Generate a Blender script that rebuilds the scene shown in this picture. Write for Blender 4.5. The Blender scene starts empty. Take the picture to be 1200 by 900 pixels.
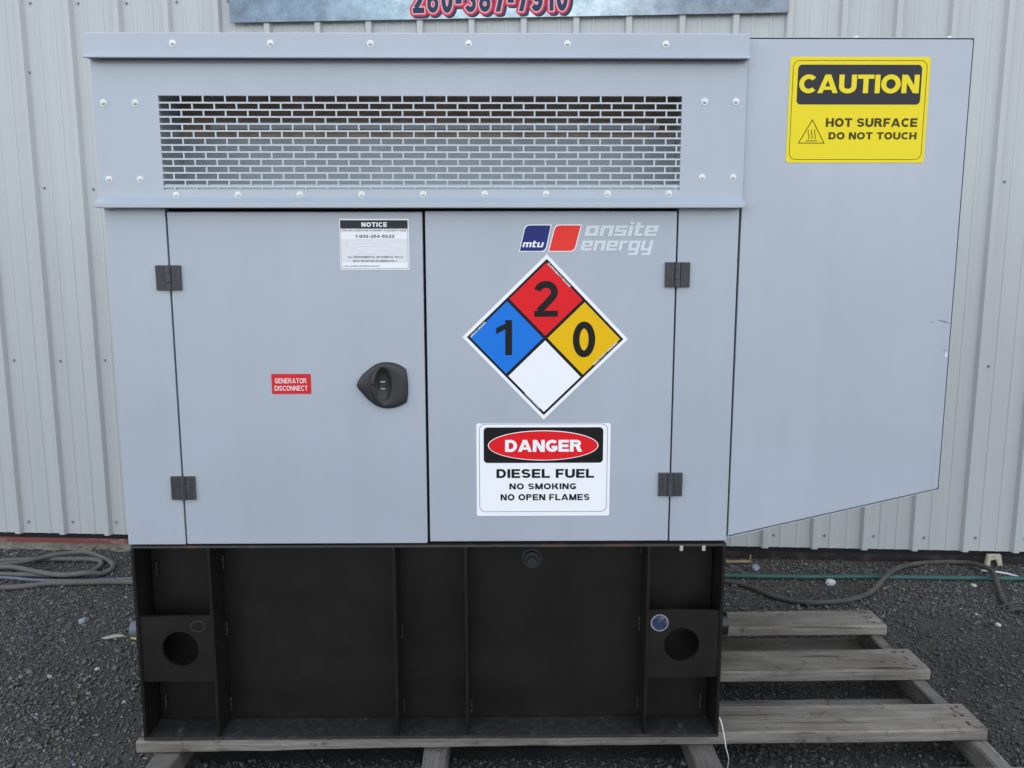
import bpy, bmesh, math, random
import numpy as np
from mathutils import Vector, Matrix, Quaternion

random.seed(7)
rng = np.random.default_rng(11)
scene = bpy.context.scene
COL = scene.collection

# ------------------------------------------------------------------ camera
# world axes: x right along the cabinet front, y away from the camera, z up; y = 0 is the cabinet's front plane
cam_d = bpy.data.cameras.new('camera')
cam_d.sensor_width = 36.0
cam_d.lens = 28.0
cam_d.clip_start = 0.05
cam_d.clip_end = 2000
cam = bpy.data.objects.new('camera', cam_d)
COL.objects.link(cam)
th, ps, ro = math.radians(8.375), math.radians(0.531), math.radians(-0.033)
fwd = Vector((math.sin(ps) * math.cos(th), math.cos(ps) * math.cos(th), -math.sin(th)))
rgt = fwd.cross(Vector((0, 0, 1))).normalized()
upv = rgt.cross(fwd)
r2 = rgt * math.cos(ro) + upv * math.sin(ro)
u2 = -rgt * math.sin(ro) + upv * math.cos(ro)
m3 = Matrix((r2, u2, -fwd)).transposed()
cam.matrix_world = Matrix.Translation((0, -2.07, 1.443)) @ m3.to_4x4()
scene.camera = cam

# ------------------------------------------------------------------ sky, sun, exposure
SUN_AZ, SUN_EL = math.radians(14), math.radians(40)      # the sun stands behind the metal building
world = bpy.data.worlds.new('World')
scene.world = world
world.use_nodes = True
wn = world.node_tree
sky = wn.nodes.new('ShaderNodeTexSky')
sky.sky_type = 'NISHITA'
sky.sun_disc = False
sky.sun_elevation = SUN_EL
sky.sun_rotation = SUN_AZ
sky.air_density = 1.0
sky.dust_density = 3.0
sky.ozone_density = 1.0
hs = wn.nodes.new('ShaderNodeHueSaturation')
hs.inputs['Saturation'].default_value = 0.36
wn.links.new(sky.outputs[0], hs.inputs['Color'])
wn.links.new(hs.outputs[0], wn.nodes['Background'].inputs[0])
wn.nodes['Background'].inputs[1].default_value = 0.14

sun_d = bpy.data.lights.new('sun', 'SUN')
sun_d.energy = 4.0
sun_d.angle = math.radians(0.53)
sun_d.color = (1.0, 0.94, 0.86)
sun = bpy.data.objects.new('sun', sun_d)
COL.objects.link(sun)
sdir = Vector((math.sin(SUN_AZ) * math.cos(SUN_EL), math.cos(SUN_AZ) * math.cos(SUN_EL), math.sin(SUN_EL)))
sun.rotation_euler = (-sdir).to_track_quat('-Z', 'Y').to_euler()
sun.location = sdir * 30

scene.view_settings.view_transform = 'Standard'
scene.view_settings.look = 'None'
scene.view_settings.gamma = 1.0
scene.view_settings.exposure = 2.2
scene.render.engine = 'CYCLES'
scene.cycles.max_bounces = 6
scene.cycles.diffuse_bounces = 3
scene.cycles.glossy_bounces = 3
scene.cycles.transmission_bounces = 2

# ------------------------------------------------------------------ materials
MATS = {}


def mat(name, col, rough=0.5, metal=0.0, var=0.0, var_scale=6.0, bump=0.0, bump_scale=80.0,
        col2=None, mix_scale=5.0, mix_lo=0.4, mix_hi=0.65, stretch=(1, 1, 1), rough_var=0.0, coat=0.0, spec=0.5, streak=0.0):
    m = bpy.data.materials.new(name)
    m.use_nodes = True
    nt = m.node_tree
    N, L = nt.nodes, nt.links
    b = N['Principled BSDF']
    b.inputs['Roughness'].default_value = rough
    b.inputs['Metallic'].default_value = metal
    b.inputs['Specular IOR Level'].default_value = spec
    b.inputs['Coat Weight'].default_value = coat
    b.inputs['Coat Roughness'].default_value = 0.22
    b.inputs['Base Color'].default_value = (*col, 1)
    tc = N.new('ShaderNodeTexCoord')
    mp = N.new('ShaderNodeMapping')
    mp.inputs['Scale'].default_value = stretch
    L.new(tc.outputs['Object'], mp.inputs['Vector'])
    oi = N.new('ShaderNodeObjectInfo')
    off = N.new('ShaderNodeVectorMath')
    off.operation = 'ADD'
    mul = N.new('ShaderNodeMath')
    mul.operation = 'MULTIPLY'
    mul.inputs[1].default_value = 37.0
    L.new(oi.outputs['Random'], mul.inputs[0])
    L.new(mp.outputs[0], off.inputs[0])
    L.new(mul.outputs[0], off.inputs[1])
    vec = off.outputs[0]
    cur = None
    if col2 is not None:
        nz = N.new('ShaderNodeTexNoise')
        nz.inputs['Scale'].default_value = mix_scale
        nz.inputs['Detail'].default_value = 8
        nz.inputs['Roughness'].default_value = 0.62
        L.new(vec, nz.inputs['Vector'])
        rp = N.new('ShaderNodeValToRGB')
        rp.color_ramp.elements[0].position = mix_lo
        rp.color_ramp.elements[0].color = (*col, 1)
        rp.color_ramp.elements[1].position = mix_hi
        rp.color_ramp.elements[1].color = (*col2, 1)
        L.new(nz.outputs['Fac'], rp.inputs['Fac'])
        cur = rp.outputs[0]
    if var > 0:
        nv = N.new('ShaderNodeTexNoise')
        nv.inputs['Scale'].default_value = var_scale
        nv.inputs['Detail'].default_value = 5
        L.new(vec, nv.inputs['Vector'])
        mr = N.new('ShaderNodeMapRange')
        mr.inputs['From Min'].default_value = 0.0
        mr.inputs['From Max'].default_value = 1.0
        mr.inputs['To Min'].default_value = 1 - 2 * var
        mr.inputs['To Max'].default_value = 1 + 2 * var
        L.new(nv.outputs['Fac'], mr.inputs['Value'])
        vm = N.new('ShaderNodeVectorMath')
        vm.operation = 'SCALE'
        if cur is None:
            vm.inputs[0].default_value = col
        else:
            L.new(cur, vm.inputs[0])
        L.new(mr.outputs[0], vm.inputs['Scale'])
        cur = vm.outputs[0]
    if streak > 0 and cur is not None:
        ms = N.new('ShaderNodeMapping')
        ms.inputs['Scale'].default_value = (16, 16, 0.7)
        L.new(off.outputs[0], ms.inputs['Vector'])
        ns = N.new('ShaderNodeTexNoise')
        ns.inputs['Scale'].default_value = 1.0
        ns.inputs['Detail'].default_value = 6
        L.new(ms.outputs[0], ns.inputs['Vector'])
        sr = N.new('ShaderNodeMapRange')
        sr.inputs['From Min'].default_value = 0.1
        sr.inputs['From Max'].default_value = 0.9
        sr.inputs['To Min'].default_value = 1 - streak
        sr.inputs['To Max'].default_value = 1 + streak * 0.6
        L.new(ns.outputs['Fac'], sr.inputs['Value'])
        vs_ = N.new('ShaderNodeVectorMath')
        vs_.operation = 'SCALE'
        L.new(cur, vs_.inputs[0])
        L.new(sr.outputs[0], vs_.inputs['Scale'])
        cur = vs_.outputs[0]
    if cur is not None:
        L.new(cur, b.inputs['Base Color'])
    if rough_var > 0:
        nr = N.new('ShaderNodeTexNoise')
        nr.inputs['Scale'].default_value = 3.5
        nr.inputs['Detail'].default_value = 2
        L.new(vec, nr.inputs['Vector'])
        rr_ = N.new('ShaderNodeMapRange')
        rr_.inputs['From Min'].default_value = 0.1
        rr_.inputs['From Max'].default_value = 0.9
        rr_.inputs['To Min'].default_value = rough - rough_var
        rr_.inputs['To Max'].default_value = rough + rough_var
        L.new(nr.outputs['Fac'], rr_.inputs['Value'])
        L.new(rr_.outputs[0], b.inputs['Roughness'])
    if bump > 0:
        nb = N.new('ShaderNodeTexNoise')
        nb.inputs['Scale'].default_value = bump_scale
        nb.inputs['Detail'].default_value = 4 if bump_scale > 10 else 1
        L.new(vec, nb.inputs['Vector'])
        bp = N.new('ShaderNodeBump')
        bp.inputs['Strength'].default_value = min(1.0, bump * 10)
        bp.inputs['Distance'].default_value = bump * 0.1
        L.new(nb.outputs['Fac'], bp.inputs['Height'])
        L.new(bp.outputs[0], b.inputs['Normal'])
    MATS[name] = m
    return m


mat('grey_paint', (0.384, 0.422, 0.470), 0.36, coat=0.35, var=0.055, var_scale=2.3, bump=0.006, bump_scale=1.6, rough_var=0.04, streak=0.05)
mat('grille_paint', (0.50, 0.54, 0.57), 0.4)
mat('grey_paint_dull', (0.42, 0.46, 0.50), 0.55, var=0.08, var_scale=5)
mat('black_paint', (0.0068, 0.0061, 0.0053), 0.32, col2=(0.0145, 0.0126, 0.0104), mix_scale=2.2, mix_lo=0.25, mix_hi=0.8, var=0.3, var_scale=14,
    bump=0.006, bump_scale=40, rough_var=0.03)
mat('dusty_black', (0.013, 0.0122, 0.0112), 0.7, col2=(0.050, 0.047, 0.043), mix_scale=55, mix_lo=0.48, mix_hi=0.78,
    var=0.3, var_scale=9, bump=0.02, bump_scale=120)
mat('rusty_black', (0.04, 0.036, 0.034), 0.7, col2=(0.16, 0.07, 0.045), mix_scale=7, mix_lo=0.5, mix_hi=0.7, var=0.2)
mat('gap_black', (0.006, 0.006, 0.008), 0.8)  # also paints the shade in the gaps at wall foot and exhaust box
mat('insulation', (0.42, 0.33, 0.28), 0.95, var=0.3, var_scale=14, bump=0.03, bump_scale=50)
mat('zinc', (0.66, 0.67, 0.65), 0.22, metal=0.25, var=0.08, var_scale=60)
mat('plastic_black', (0.020, 0.021, 0.022), 0.45, var=0.15, var_scale=30, bump=0.01, bump_scale=300)
mat('faint_ink', (0.775, 0.78, 0.79), 0.45)
mat('hinge_black', (0.034, 0.036, 0.04), 0.5, col2=(0.06, 0.062, 0.066), mix_scale=30, stretch=(6, 1, 0.6))
mat('wall_metal', (0.475, 0.488, 0.478), 0.40, streak=0.08, var=0.05, var_scale=1.5, bump=0.004, bump_scale=5, stretch=(1, 1, 0.25))
mat('screw_grey', (0.26, 0.27, 0.28), 0.5, metal=0.3)
mat('sill_red', (0.20, 0.055, 0.045), 0.75, col2=(0.30, 0.24, 0.20), mix_scale=9, mix_lo=0.56, mix_hi=0.64, stretch=(0.35, 1, 1), var=0.2)


def wood(name, dark, light, axis):
    m = bpy.data.materials.new(name)
    m.use_nodes = True
    N, L = m.node_tree.nodes, m.node_tree.links
    b = N['Principled BSDF']
    b.inputs['Roughness'].default_value = 0.88
    b.inputs['Specular IOR Level'].default_value = 0.25
    tc = N.new('ShaderNodeTexCoord')
    oi = N.new('ShaderNodeObjectInfo')
    mu = N.new('ShaderNodeMath')
    mu.operation = 'MULTIPLY'
    mu.inputs[1].default_value = 53.0
    L.new(oi.outputs['Random'], mu.inputs[0])
    ad = N.new('ShaderNodeVectorMath')
    ad.operation = 'ADD'
    L.new(tc.outputs['Object'], ad.inputs[0])
    L.new(mu.outputs[0], ad.inputs[1])

    def noise(scale, along, detail=6, rough=0.6, dist=0.0):
        mp = N.new('ShaderNodeMapping')
        mp.inputs['Scale'].default_value = (along, 1, 1) if axis == 'x' else (1, along, 1)
        L.new(ad.outputs[0], mp.inputs['Vector'])
        n = N.new('ShaderNodeTexNoise')
        n.inputs['Scale'].default_value = scale
        n.inputs['Detail'].default_value = detail
        n.inputs['Roughness'].default_value = rough
        n.inputs['Distortion'].default_value = dist
        L.new(mp.outputs[0], n.inputs['Vector'])
        return n.outputs['Fac']

    def ramp(src, p0, c0, p1, c1):
        r = N.new('ShaderNodeValToRGB')
        r.color_ramp.elements[0].position, r.color_ramp.elements[0].color = p0, (*c0, 1)
        r.color_ramp.elements[1].position, r.color_ramp.elements[1].color = p1, (*c1, 1)
        L.new(src, r.inputs[0])
        return r.outputs[0]

    def mulc(a, c):
        x = N.new('ShaderNodeMix')
        x.data_type = 'RGBA'
        x.blend_type = 'MULTIPLY'
        x.inputs[0].default_value = 1.0
        L.new(a, x.inputs[6])
        L.new(c, x.inputs[7])
        return x.outputs[2]

    blot = ramp(noise(5, 0.5, 5, 0.65, 0.4), 0.32, dark, 0.66, light)
    grain = ramp(noise(160, 0.035, 4, 0.7, 0.3), 0.30, (0.62, 0.61, 0.60), 0.70, (1.22, 1.2, 1.18))
    crack = ramp(noise(42, 0.05, 3, 0.5, 0.6), 0.27, (0.35, 0.33, 0.31), 0.35, (1, 1, 1))
    speck = ramp(noise(28, 1.0, 3, 0.6), 0.26, (0.45, 0.43, 0.40), 0.40, (1, 1, 1))
    c = mulc(mulc(mulc(blot, grain), crack), speck)
    L.new(c, b.inputs['Base Color'])
    bp = N.new('ShaderNodeBump')
    bp.inputs['Strength'].default_value = 0.5
    bp.inputs['Distance'].default_value = 0.002
    bw = N.new('ShaderNodeRGBToBW')
    L.new(mulc(grain, crack), bw.inputs[0])
    L.new(bw.outputs[0], bp.inputs['Height'])
    L.new(bp.outputs[0], b.inputs['Normal'])
    MATS[name] = m


wood('wood', (0.146, 0.131, 0.110), (0.272, 0.252, 0.222), 'x')
wood('wood_dark', (0.11, 0.101, 0.089), (0.22, 0.208, 0.19), 'y')
mat('nail', (0.05, 0.045, 0.042), 0.6, metal=0.4)
mat('hose_grey', (0.105, 0.098, 0.088), 0.75, var=0.25, var_scale=14, bump=0.01, bump_scale=60)
mat('hose_slate', (0.10, 0.115, 0.14), 0.5, var=0.2, var_scale=12)
mat('hose_brown', (0.066, 0.059, 0.052), 0.8, var=0.3, var_scale=16, bump=0.01, bump_scale=60)
mat('hose_green', (0.020, 0.075, 0.062), 0.5, var=0.2, var_scale=20)
INK = dict(spec=0.18)
mat('white_ink', (0.86, 0.865, 0.875), 0.42, spec=0.25)
mat('faded_ink', (0.72, 0.725, 0.74), 0.45, var=0.05, var_scale=60)
mat('black_ink', (0.0095, 0.0092, 0.0095), 0.45, **INK)
mat('charcoal_ink', (0.030, 0.031, 0.037), 0.45, **INK)
mat('yellow_ink', (0.83, 0.66, 0.018), 0.42, **INK)
mat('olive_ink', (0.060, 0.046, 0.010), 0.45, **INK)
mat('red_ink', (0.74, 0.012, 0.018), 0.42, **INK)
mat('label_red', (0.62, 0.025, 0.025), 0.45, **INK)
mat('blue_ink', (0.010, 0.175, 0.66), 0.42, **INK)
mat('amber_ink', (0.80, 0.47, 0.002), 0.42, **INK)
mat('logo_blue', (0.020, 0.028, 0.17), 0.42, **INK)
mat('logo_red', (0.80, 0.040, 0.030), 0.42, **INK)
mat('logo_pale', (0.66, 0.69, 0.72), 0.45, **INK)
mat('navy_ink', (0.018, 0.045, 0.085), 0.45, **INK)
mat('pink_ink', (0.66, 0.03, 0.07), 0.45, **INK)
mat('halo_ink', (0.74, 0.38, 0.42), 0.45, **INK)
mat('sticker_blue', (0.018, 0.026, 0.075), 0.4, col2=(0.10, 0.11, 0.13), mix_scale=45, mix_lo=0.5, mix_hi=0.62)
mat('scratch_dark', (0.20, 0.23, 0.27), 0.6)
mat('scratch_white', (0.62, 0.68, 0.75), 0.5)
mat('chalk', (0.03, 0.026, 0.021), 0.8)
mat('white_stone', (0.48, 0.49, 0.49), 0.7, var=0.15, var_scale=60)
mat('grey_stone', (0.22, 0.24, 0.27), 0.8, var=0.3, var_scale=50)
mat('cream_wood', (0.42, 0.40, 0.30), 0.8, var=0.2, var_scale=40)
mat('straw', (0.30, 0.24, 0.12), 0.8, var=0.2, var_scale=60)
mat('leaf_dry', (0.32, 0.30, 0.25), 0.8, var=0.2, var_scale=60)
mat('leaf_yellow', (0.40, 0.36, 0.08), 0.7)
mat('wire_white', (0.62, 0.64, 0.62), 0.4)
mat('base_dark', (0.018, 0.016, 0.015), 0.9, col2=(0.05, 0.036, 0.028), mix_scale=12, mix_lo=0.5, mix_hi=0.7, var=0.3)
mat('sand', (0.16, 0.145, 0.115), 0.95, col2=(0.26, 0.235, 0.185), mix_scale=14, var=0.25, var_scale=40, bump=0.06, bump_scale=90)
mat('roofing', (0.45, 0.46, 0.46), 0.5)


def ground_material():
    m = mat('ground_soil', (0.032, 0.030, 0.028), 0.95, col2=(0.070, 0.065, 0.058), mix_scale=3.2, mix_lo=0.35, mix_hi=0.7,
            var=0.5, var_scale=90, bump=0.08, bump_scale=120)
    return m


ground_material()


def stone_material():
    m = bpy.data.materials.new('gravel')
    m.use_nodes = True
    N, L = m.node_tree.nodes, m.node_tree.links
    b = N['Principled BSDF']
    b.inputs['Roughness'].default_value = 0.62
    a = N.new('ShaderNodeAttribute')
    a.attribute_name = 'tint'
    L.new(a.outputs['Color'], b.inputs['Base Color'])
    MATS['gravel'] = m


stone_material()


def banner_material():
    m = bpy.data.materials.new('banner_print')
    m.use_nodes = True
    N, L = m.node_tree.nodes, m.node_tree.links
    b = N['Principled BSDF']
    b.inputs['Roughness'].default_value = 0.45
    tc = N.new('ShaderNodeTexCoord')
    sx = N.new('ShaderNodeSeparateXYZ')
    L.new(tc.outputs['Object'], sx.inputs[0])
    mr = N.new('ShaderNodeMapRange')
    mr.inputs['From Min'].default_value = -1.28
    mr.inputs['From Max'].default_value = 1.28
    L.new(sx.outputs['X'], mr.inputs['Value'])
    rp = N.new('ShaderNodeValToRGB')
    cr = rp.color_ramp
    cr.elements[0].position = 0.0
    cr.elements[0].color = (0.17, 0.23, 0.29, 1)
    cr.elements[1].position = 1.0
    cr.elements[1].color = (0.20, 0.24, 0.27, 1)
    for p, c in ((0.16, (0.20, 0.27, 0.34)), (0.28, (0.33, 0.44, 0.50)), (0.42, (0.50, 0.62, 0.66)), (0.66, (0.55, 0.66, 0.70)),
                 (0.74, (0.40, 0.47, 0.52)), (0.82, (0.22, 0.26, 0.31))):
        e = cr.elements.new(p)
        e.color = (*c, 1)
    L.new(mr.outputs[0], rp.inputs[0])
    n1 = N.new('ShaderNodeTexNoise')
    n1.inputs['Scale'].default_value = 11
    n1.inputs['Detail'].default_value = 10
    n1.inputs['Roughness'].default_value = 0.72
    L.new(tc.outputs['Object'], n1.inputs['Vector'])
    m1 = N.new('ShaderNodeMapRange')
    m1.inputs['From Min'].default_value = 0.32
    m1.inputs['From Max'].default_value = 0.68
    m1.inputs['To Min'].default_value = 0.62
    m1.inputs['To Max'].default_value = 1.5
    L.new(n1.outputs['Fac'], m1.inputs['Value'])
    v = N.new('ShaderNodeVectorMath')
    v.operation = 'SCALE'
    L.new(rp.outputs[0], v.inputs[0])
    L.new(m1.outputs[0], v.inputs['Scale'])
    L.new(v.outputs[0], b.inputs['Base Color'])
    MATS['banner_print'] = m


banner_material()


# ------------------------------------------------------------------ mesh helpers
FRAME = {}            # object name -> its origin in the frame of its thing


class MB:
    def __init__(self):
        self.v, self.f, self.m = [], [], []

    def add(self, vs, fs, mi=0):
        o = len(self.v)
        self.v += [tuple(p) for p in vs]
        self.f += [tuple(i + o for i in f) for f in fs]
        self.m += [mi] * len(fs)
        return self

    def box(self, x0, x1, y0, y1, z0, z1, mi=0):
        vs = [(x, y, z) for z in (z0, z1) for y in (y0, y1) for x in (x0, x1)]
        return self.add(vs, [(0, 2, 3, 1), (4, 5, 7, 6), (0, 1, 5, 4), (1, 3, 7, 5), (3, 2, 6, 7), (2, 0, 4, 6)], mi)

    def prism(self, poly, y0, y1, mi=0):
        n = len(poly)
        vs = [(x, y0, z) for x, z in poly] + [(x, y1, z) for x, z in poly]
        fs = [tuple(range(n)), tuple(range(2 * n - 1, n - 1, -1))]
        fs += [(i, i + n, (i + 1) % n + n, (i + 1) % n) for i in range(n)]
        return self.add(vs, fs, mi)

    def ring(self, outer, inner, y0, y1, mi=0):
        n = len(outer)
        vs = [(x, y0, z) for x, z in outer] + [(x, y0, z) for x, z in inner]
        vs += [(x, y1, z) for x, z in outer] + [(x, y1, z) for x, z in inner]
        fs = []
        for i in range(n):
            j = (i + 1) % n
            fs += [(i, j, j + n, i + n), (i + 2 * n, i + 3 * n, j + 3 * n, j + 2 * n),
                   (i, i + 2 * n, j + 2 * n, j), (i + n, j + n, j + 3 * n, i + 3 * n)]
        return self.add(vs, fs, mi)

    def cyl(self, c, axis, r, h, n=16, r2=None, mi=0):
        a = Vector(axis).normalized()
        q = Vector((0, 0, 1)).rotation_difference(a)
        r2 = r if r2 is None else r2
        vs = []
        for rr, hh in ((r, 0), (r2, h)):
            for i in range(n):
                t = 2 * math.pi * i / n
                vs.append(Vector(c) + q @ Vector((rr * math.cos(t), rr * math.sin(t), hh)))
        fs = [tuple(range(n - 1, -1, -1)), tuple(range(n, 2 * n))] + [(i, (i + 1) % n, (i + 1) % n + n, i + n) for i in range(n)]
        return self.add(vs, fs, mi)

    def dome(self, c, axis, r, h, n=14, k=4, mi=0):
        a = Vector(axis).normalized()
        q = Vector((0, 0, 1)).rotation_difference(a)
        vs, fs = [], []
        for j in range(k):
            t = j / k * math.pi / 2
            for i in range(n):
                p = 2 * math.pi * i / n
                vs.append(Vector(c) + q @ Vector((r * math.cos(t) * math.cos(p), r * math.cos(t) * math.sin(p), h * math.sin(t))))
        vs.append(Vector(c) + q @ Vector((0, 0, h)))
        for j in range(k - 1):
            for i in range(n):
                fs.append((j * n + i, j * n + (i + 1) % n, (j + 1) * n + (i + 1) % n, (j + 1) * n + i))
        for i in range(n):
            fs.append(((k - 1) * n + i, (k - 1) * n + (i + 1) % n, k * n))
        fs.append(tuple(range(n - 1, -1, -1)))
        return self.add(vs, fs, mi)

    def tube(self, pts, r, n=10, mi=0, caps=True):
        pts = [Vector(p) for p in pts]
        up = Vector((0.013, 0.021, 1)).normalized()
        vs, fs = [], []
        for i, p in enumerate(pts):
            t = (pts[min(i + 1, len(pts) - 1)] - pts[max(i - 1, 0)]).normalized()
            s = t.cross(up)
            if s.length < 1e-3:
                s = t.cross(Vector((1, 0, 0)))
            s.normalize()
            w = s.cross(t)
            rr = r[i] if isinstance(r, (list, tuple)) else r
            for k in range(n):
                a = 2 * math.pi * k / n
                vs.append(p + s * (rr * math.cos(a)) + w * (rr * math.sin(a)))
        for i in range(len(pts) - 1):
            for k in range(n):
                fs.append((i * n + k, i * n + (k + 1) % n, (i + 1) * n + (k + 1) % n, (i + 1) * n + k))
        if caps:
            fs += [tuple(range(n - 1, -1, -1)), tuple(range((len(pts) - 1) * n, len(pts) * n))]
        return self.add(vs, fs, mi)

    def build(self, name, mats, parent=None, smooth=False, bevel=0.0, segs=2, recalc=True, origin=None):
        if isinstance(mats, str):
            mats = [mats]
        P = np.array(self.v, dtype=float)
        c = (P.min(0) + P.max(0)) / 2 if origin is None else np.array(origin, float)
        me = bpy.data.meshes.new(name)
        me.from_pydata((P - c).tolist(), [], self.f)
        for m in mats:
            me.materials.append(MATS[m])
        if len(mats) > 1:
            me.polygons.foreach_set('material_index', self.m)
        if recalc:
            bm = bmesh.new()
            bm.from_mesh(me)
            bmesh.ops.recalc_face_normals(bm, faces=bm.faces)
            bm.to_mesh(me)
            bm.free()
        if smooth:
            me.polygons.foreach_set('use_smooth', [True] * len(me.polygons))
            me.set_sharp_from_angle(angle=math.radians(40))
        o = place(me, name, c, parent)
        if bevel > 0:
            b = o.modifiers.new('bevel', 'BEVEL')
            b.width = bevel
            b.segments = segs
            b.limit_method = 'ANGLE'
            b.angle_limit = math.radians(40)
        return o


def place(me, name, c, parent=None, rot=None):
    """link an object whose origin is at c in the frame of its thing"""
    o = bpy.data.objects.new(name, me)
    COL.objects.link(o)
    pc = FRAME[parent.name] if parent is not None else (0, 0, 0)
    o.parent = parent
    o.location = (c[0] - pc[0], c[1] - pc[1], c[2] - pc[2])
    if rot is not None:
        o.rotation_euler = rot
    FRAME[o.name] = tuple(float(k) for k in c)
    return o


def thing(name, label, cat, loc=(0, 0, 0), rotz=0.0, group=None, frame_world=True):
    o = bpy.data.objects.new(name, None)
    o.empty_display_size = 0.1
    COL.objects.link(o)
    o.location = loc
    o.rotation_euler = (0, 0, rotz)
    FRAME[o.name] = tuple(loc) if frame_world else (0, 0, 0)
    return tag(o, label, cat, group)


def tag(o, label=None, cat=None, group=None, kind=None):
    if label:
        o['label'] = label
    if cat:
        o['category'] = cat
    if group:
        o['group'] = group
    if kind:
        o['kind'] = kind
    return o


def rr(x0, x1, z0, z1, r, n=6):
    pts = []
    for cx, cz, a0 in ((x1 - r, z0 + r, -90), (x1 - r, z1 - r, 0), (x0 + r, z1 - r, 90), (x0 + r, z0 + r, 180)):
        for i in range(n + 1):
            a = math.radians(a0 + 90 * i / n)
            pts.append((cx + r * math.cos(a), cz + r * math.sin(a)))
    return pts


def ell(cx, cz, a, b, n=48):
    return [(cx + a * math.cos(2 * math.pi * i / n), cz + b * math.sin(2 * math.pi * i / n)) for i in range(n)]


def catmull(pts, k=8):
    P = [np.array(p, float) for p in pts]
    P = [2 * P[0] - P[1]] + P + [2 * P[-1] - P[-2]]
    out = []
    for i in range(1, len(P) - 2):
        a, b, c, d = P[i - 1], P[i], P[i + 1], P[i + 2]
        for j in range(k):
            t = j / k
            out.append(0.5 * (2 * b + (c - a) * t + (2 * a - 5 * b + 4 * c - d) * t * t + (3 * b - a - 3 * c + d) * t ** 3))
    out.append(P[-2])
    return [tuple(p) for p in out]


_txt = {}


def text_geo(body, bold=0.02, shear=0.0, spacing=1.0):
    key = (body, bold, shear, spacing)
    if key in _txt:
        return _txt[key]
    cu = bpy.data.curves.new('t', 'FONT')
    cu.body = body
    cu.size = 1.0
    cu.offset = bold
    cu.shear = shear
    cu.space_character = spacing
    cu.resolution_u = 5
    cu.fill_mode = 'FRONT'
    o = bpy.data.objects.new('t', cu)
    COL.objects.link(o)
    dg = bpy.context.evaluated_depsgraph_get()
    me = bpy.data.meshes.new_from_object(o.evaluated_get(dg))
    V = [tuple(v.co[:2]) for v in me.vertices]
    F = [tuple(p.vertices) for p in me.polygons]
    bpy.data.objects.remove(o)
    bpy.data.curves.remove(cu)
    bpy.data.meshes.remove(me)
    _txt[key] = (np.array(V), F)
    return _txt[key]


def add_text(mb, body, x0, x1, z0, z1, y, bold=0.02, shear=0.0, spacing=1.0, mi=0, rot=0.0):
    """letters filling the box x0..x1, z0..z1 on the plane y, facing -y; rot turns the box about its centre"""
    V, F = text_geo(body, bold, shear, spacing)
    lo, hi = V.min(0), V.max(0)
    U = (V - lo) / (hi - lo)
    X = x0 + U[:, 0] * (x1 - x0)
    Z = z0 + U[:, 1] * (z1 - z0)
    if rot:
        cx, cz = (x0 + x1) / 2, (z0 + z1) / 2
        c, s = math.cos(rot), math.sin(rot)
        X, Z = cx + (X - cx) * c - (Z - cz) * s, cz + (X - cx) * s + (Z - cz) * c
    mb.add([(a, y, b) for a, b in zip(X, Z)], F, mi)



# heavy grotesque capitals and figures drawn as strokes on a unit cap height
def _arc(cx, cz, rx, rz, a0, a1, n=14):
    return [(cx + rx * math.cos(math.radians(a0 + (a1 - a0) * i / n)), cz + rz * math.sin(math.radians(a0 + (a1 - a0) * i / n))) for i in range(n + 1)]


def _stroke(pts, w, closed=False):
    P = [np.array(p, float) for p in pts]
    if closed:
        P = P[:-1] if np.allclose(P[0], P[-1]) else P
    n = len(P)
    L, R = [], []
    for i in range(n):
        a = P[i - 1] if (closed or i > 0) else None
        b = P[(i + 1) % n] if (closed or i < n - 1) else None
        d1 = (P[i] - a) if a is not None else (b - P[i])
        d2 = (b - P[i]) if b is not None else d1
        d1, d2 = d1 / np.linalg.norm(d1), d2 / np.linalg.norm(d2)
        n1, n2 = np.array((-d1[1], d1[0])), np.array((-d2[1], d2[0]))
        m = n1 + n2
        m /= np.linalg.norm(m)
        k = w / 2 / max(0.45, float(m @ n1))
        L.append(P[i] + m * k)
        R.append(P[i] - m * k)
    m_ = n if closed else n - 1
    return L + R, [(i, n + i, n + (i + 1) % n, (i + 1) % n) for i in range(m_)]


def _para(za, a, zb, b, d):
    return [(a, za), (a + d, za), (b + d, zb), (b, zb)], [(0, 1, 2, 3)]


def _rc(x0, x1, z0, z1):
    return [(x0, z0), (x1, z0), (x1, z1), (x0, z1)], [(0, 1, 2, 3)]


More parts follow.
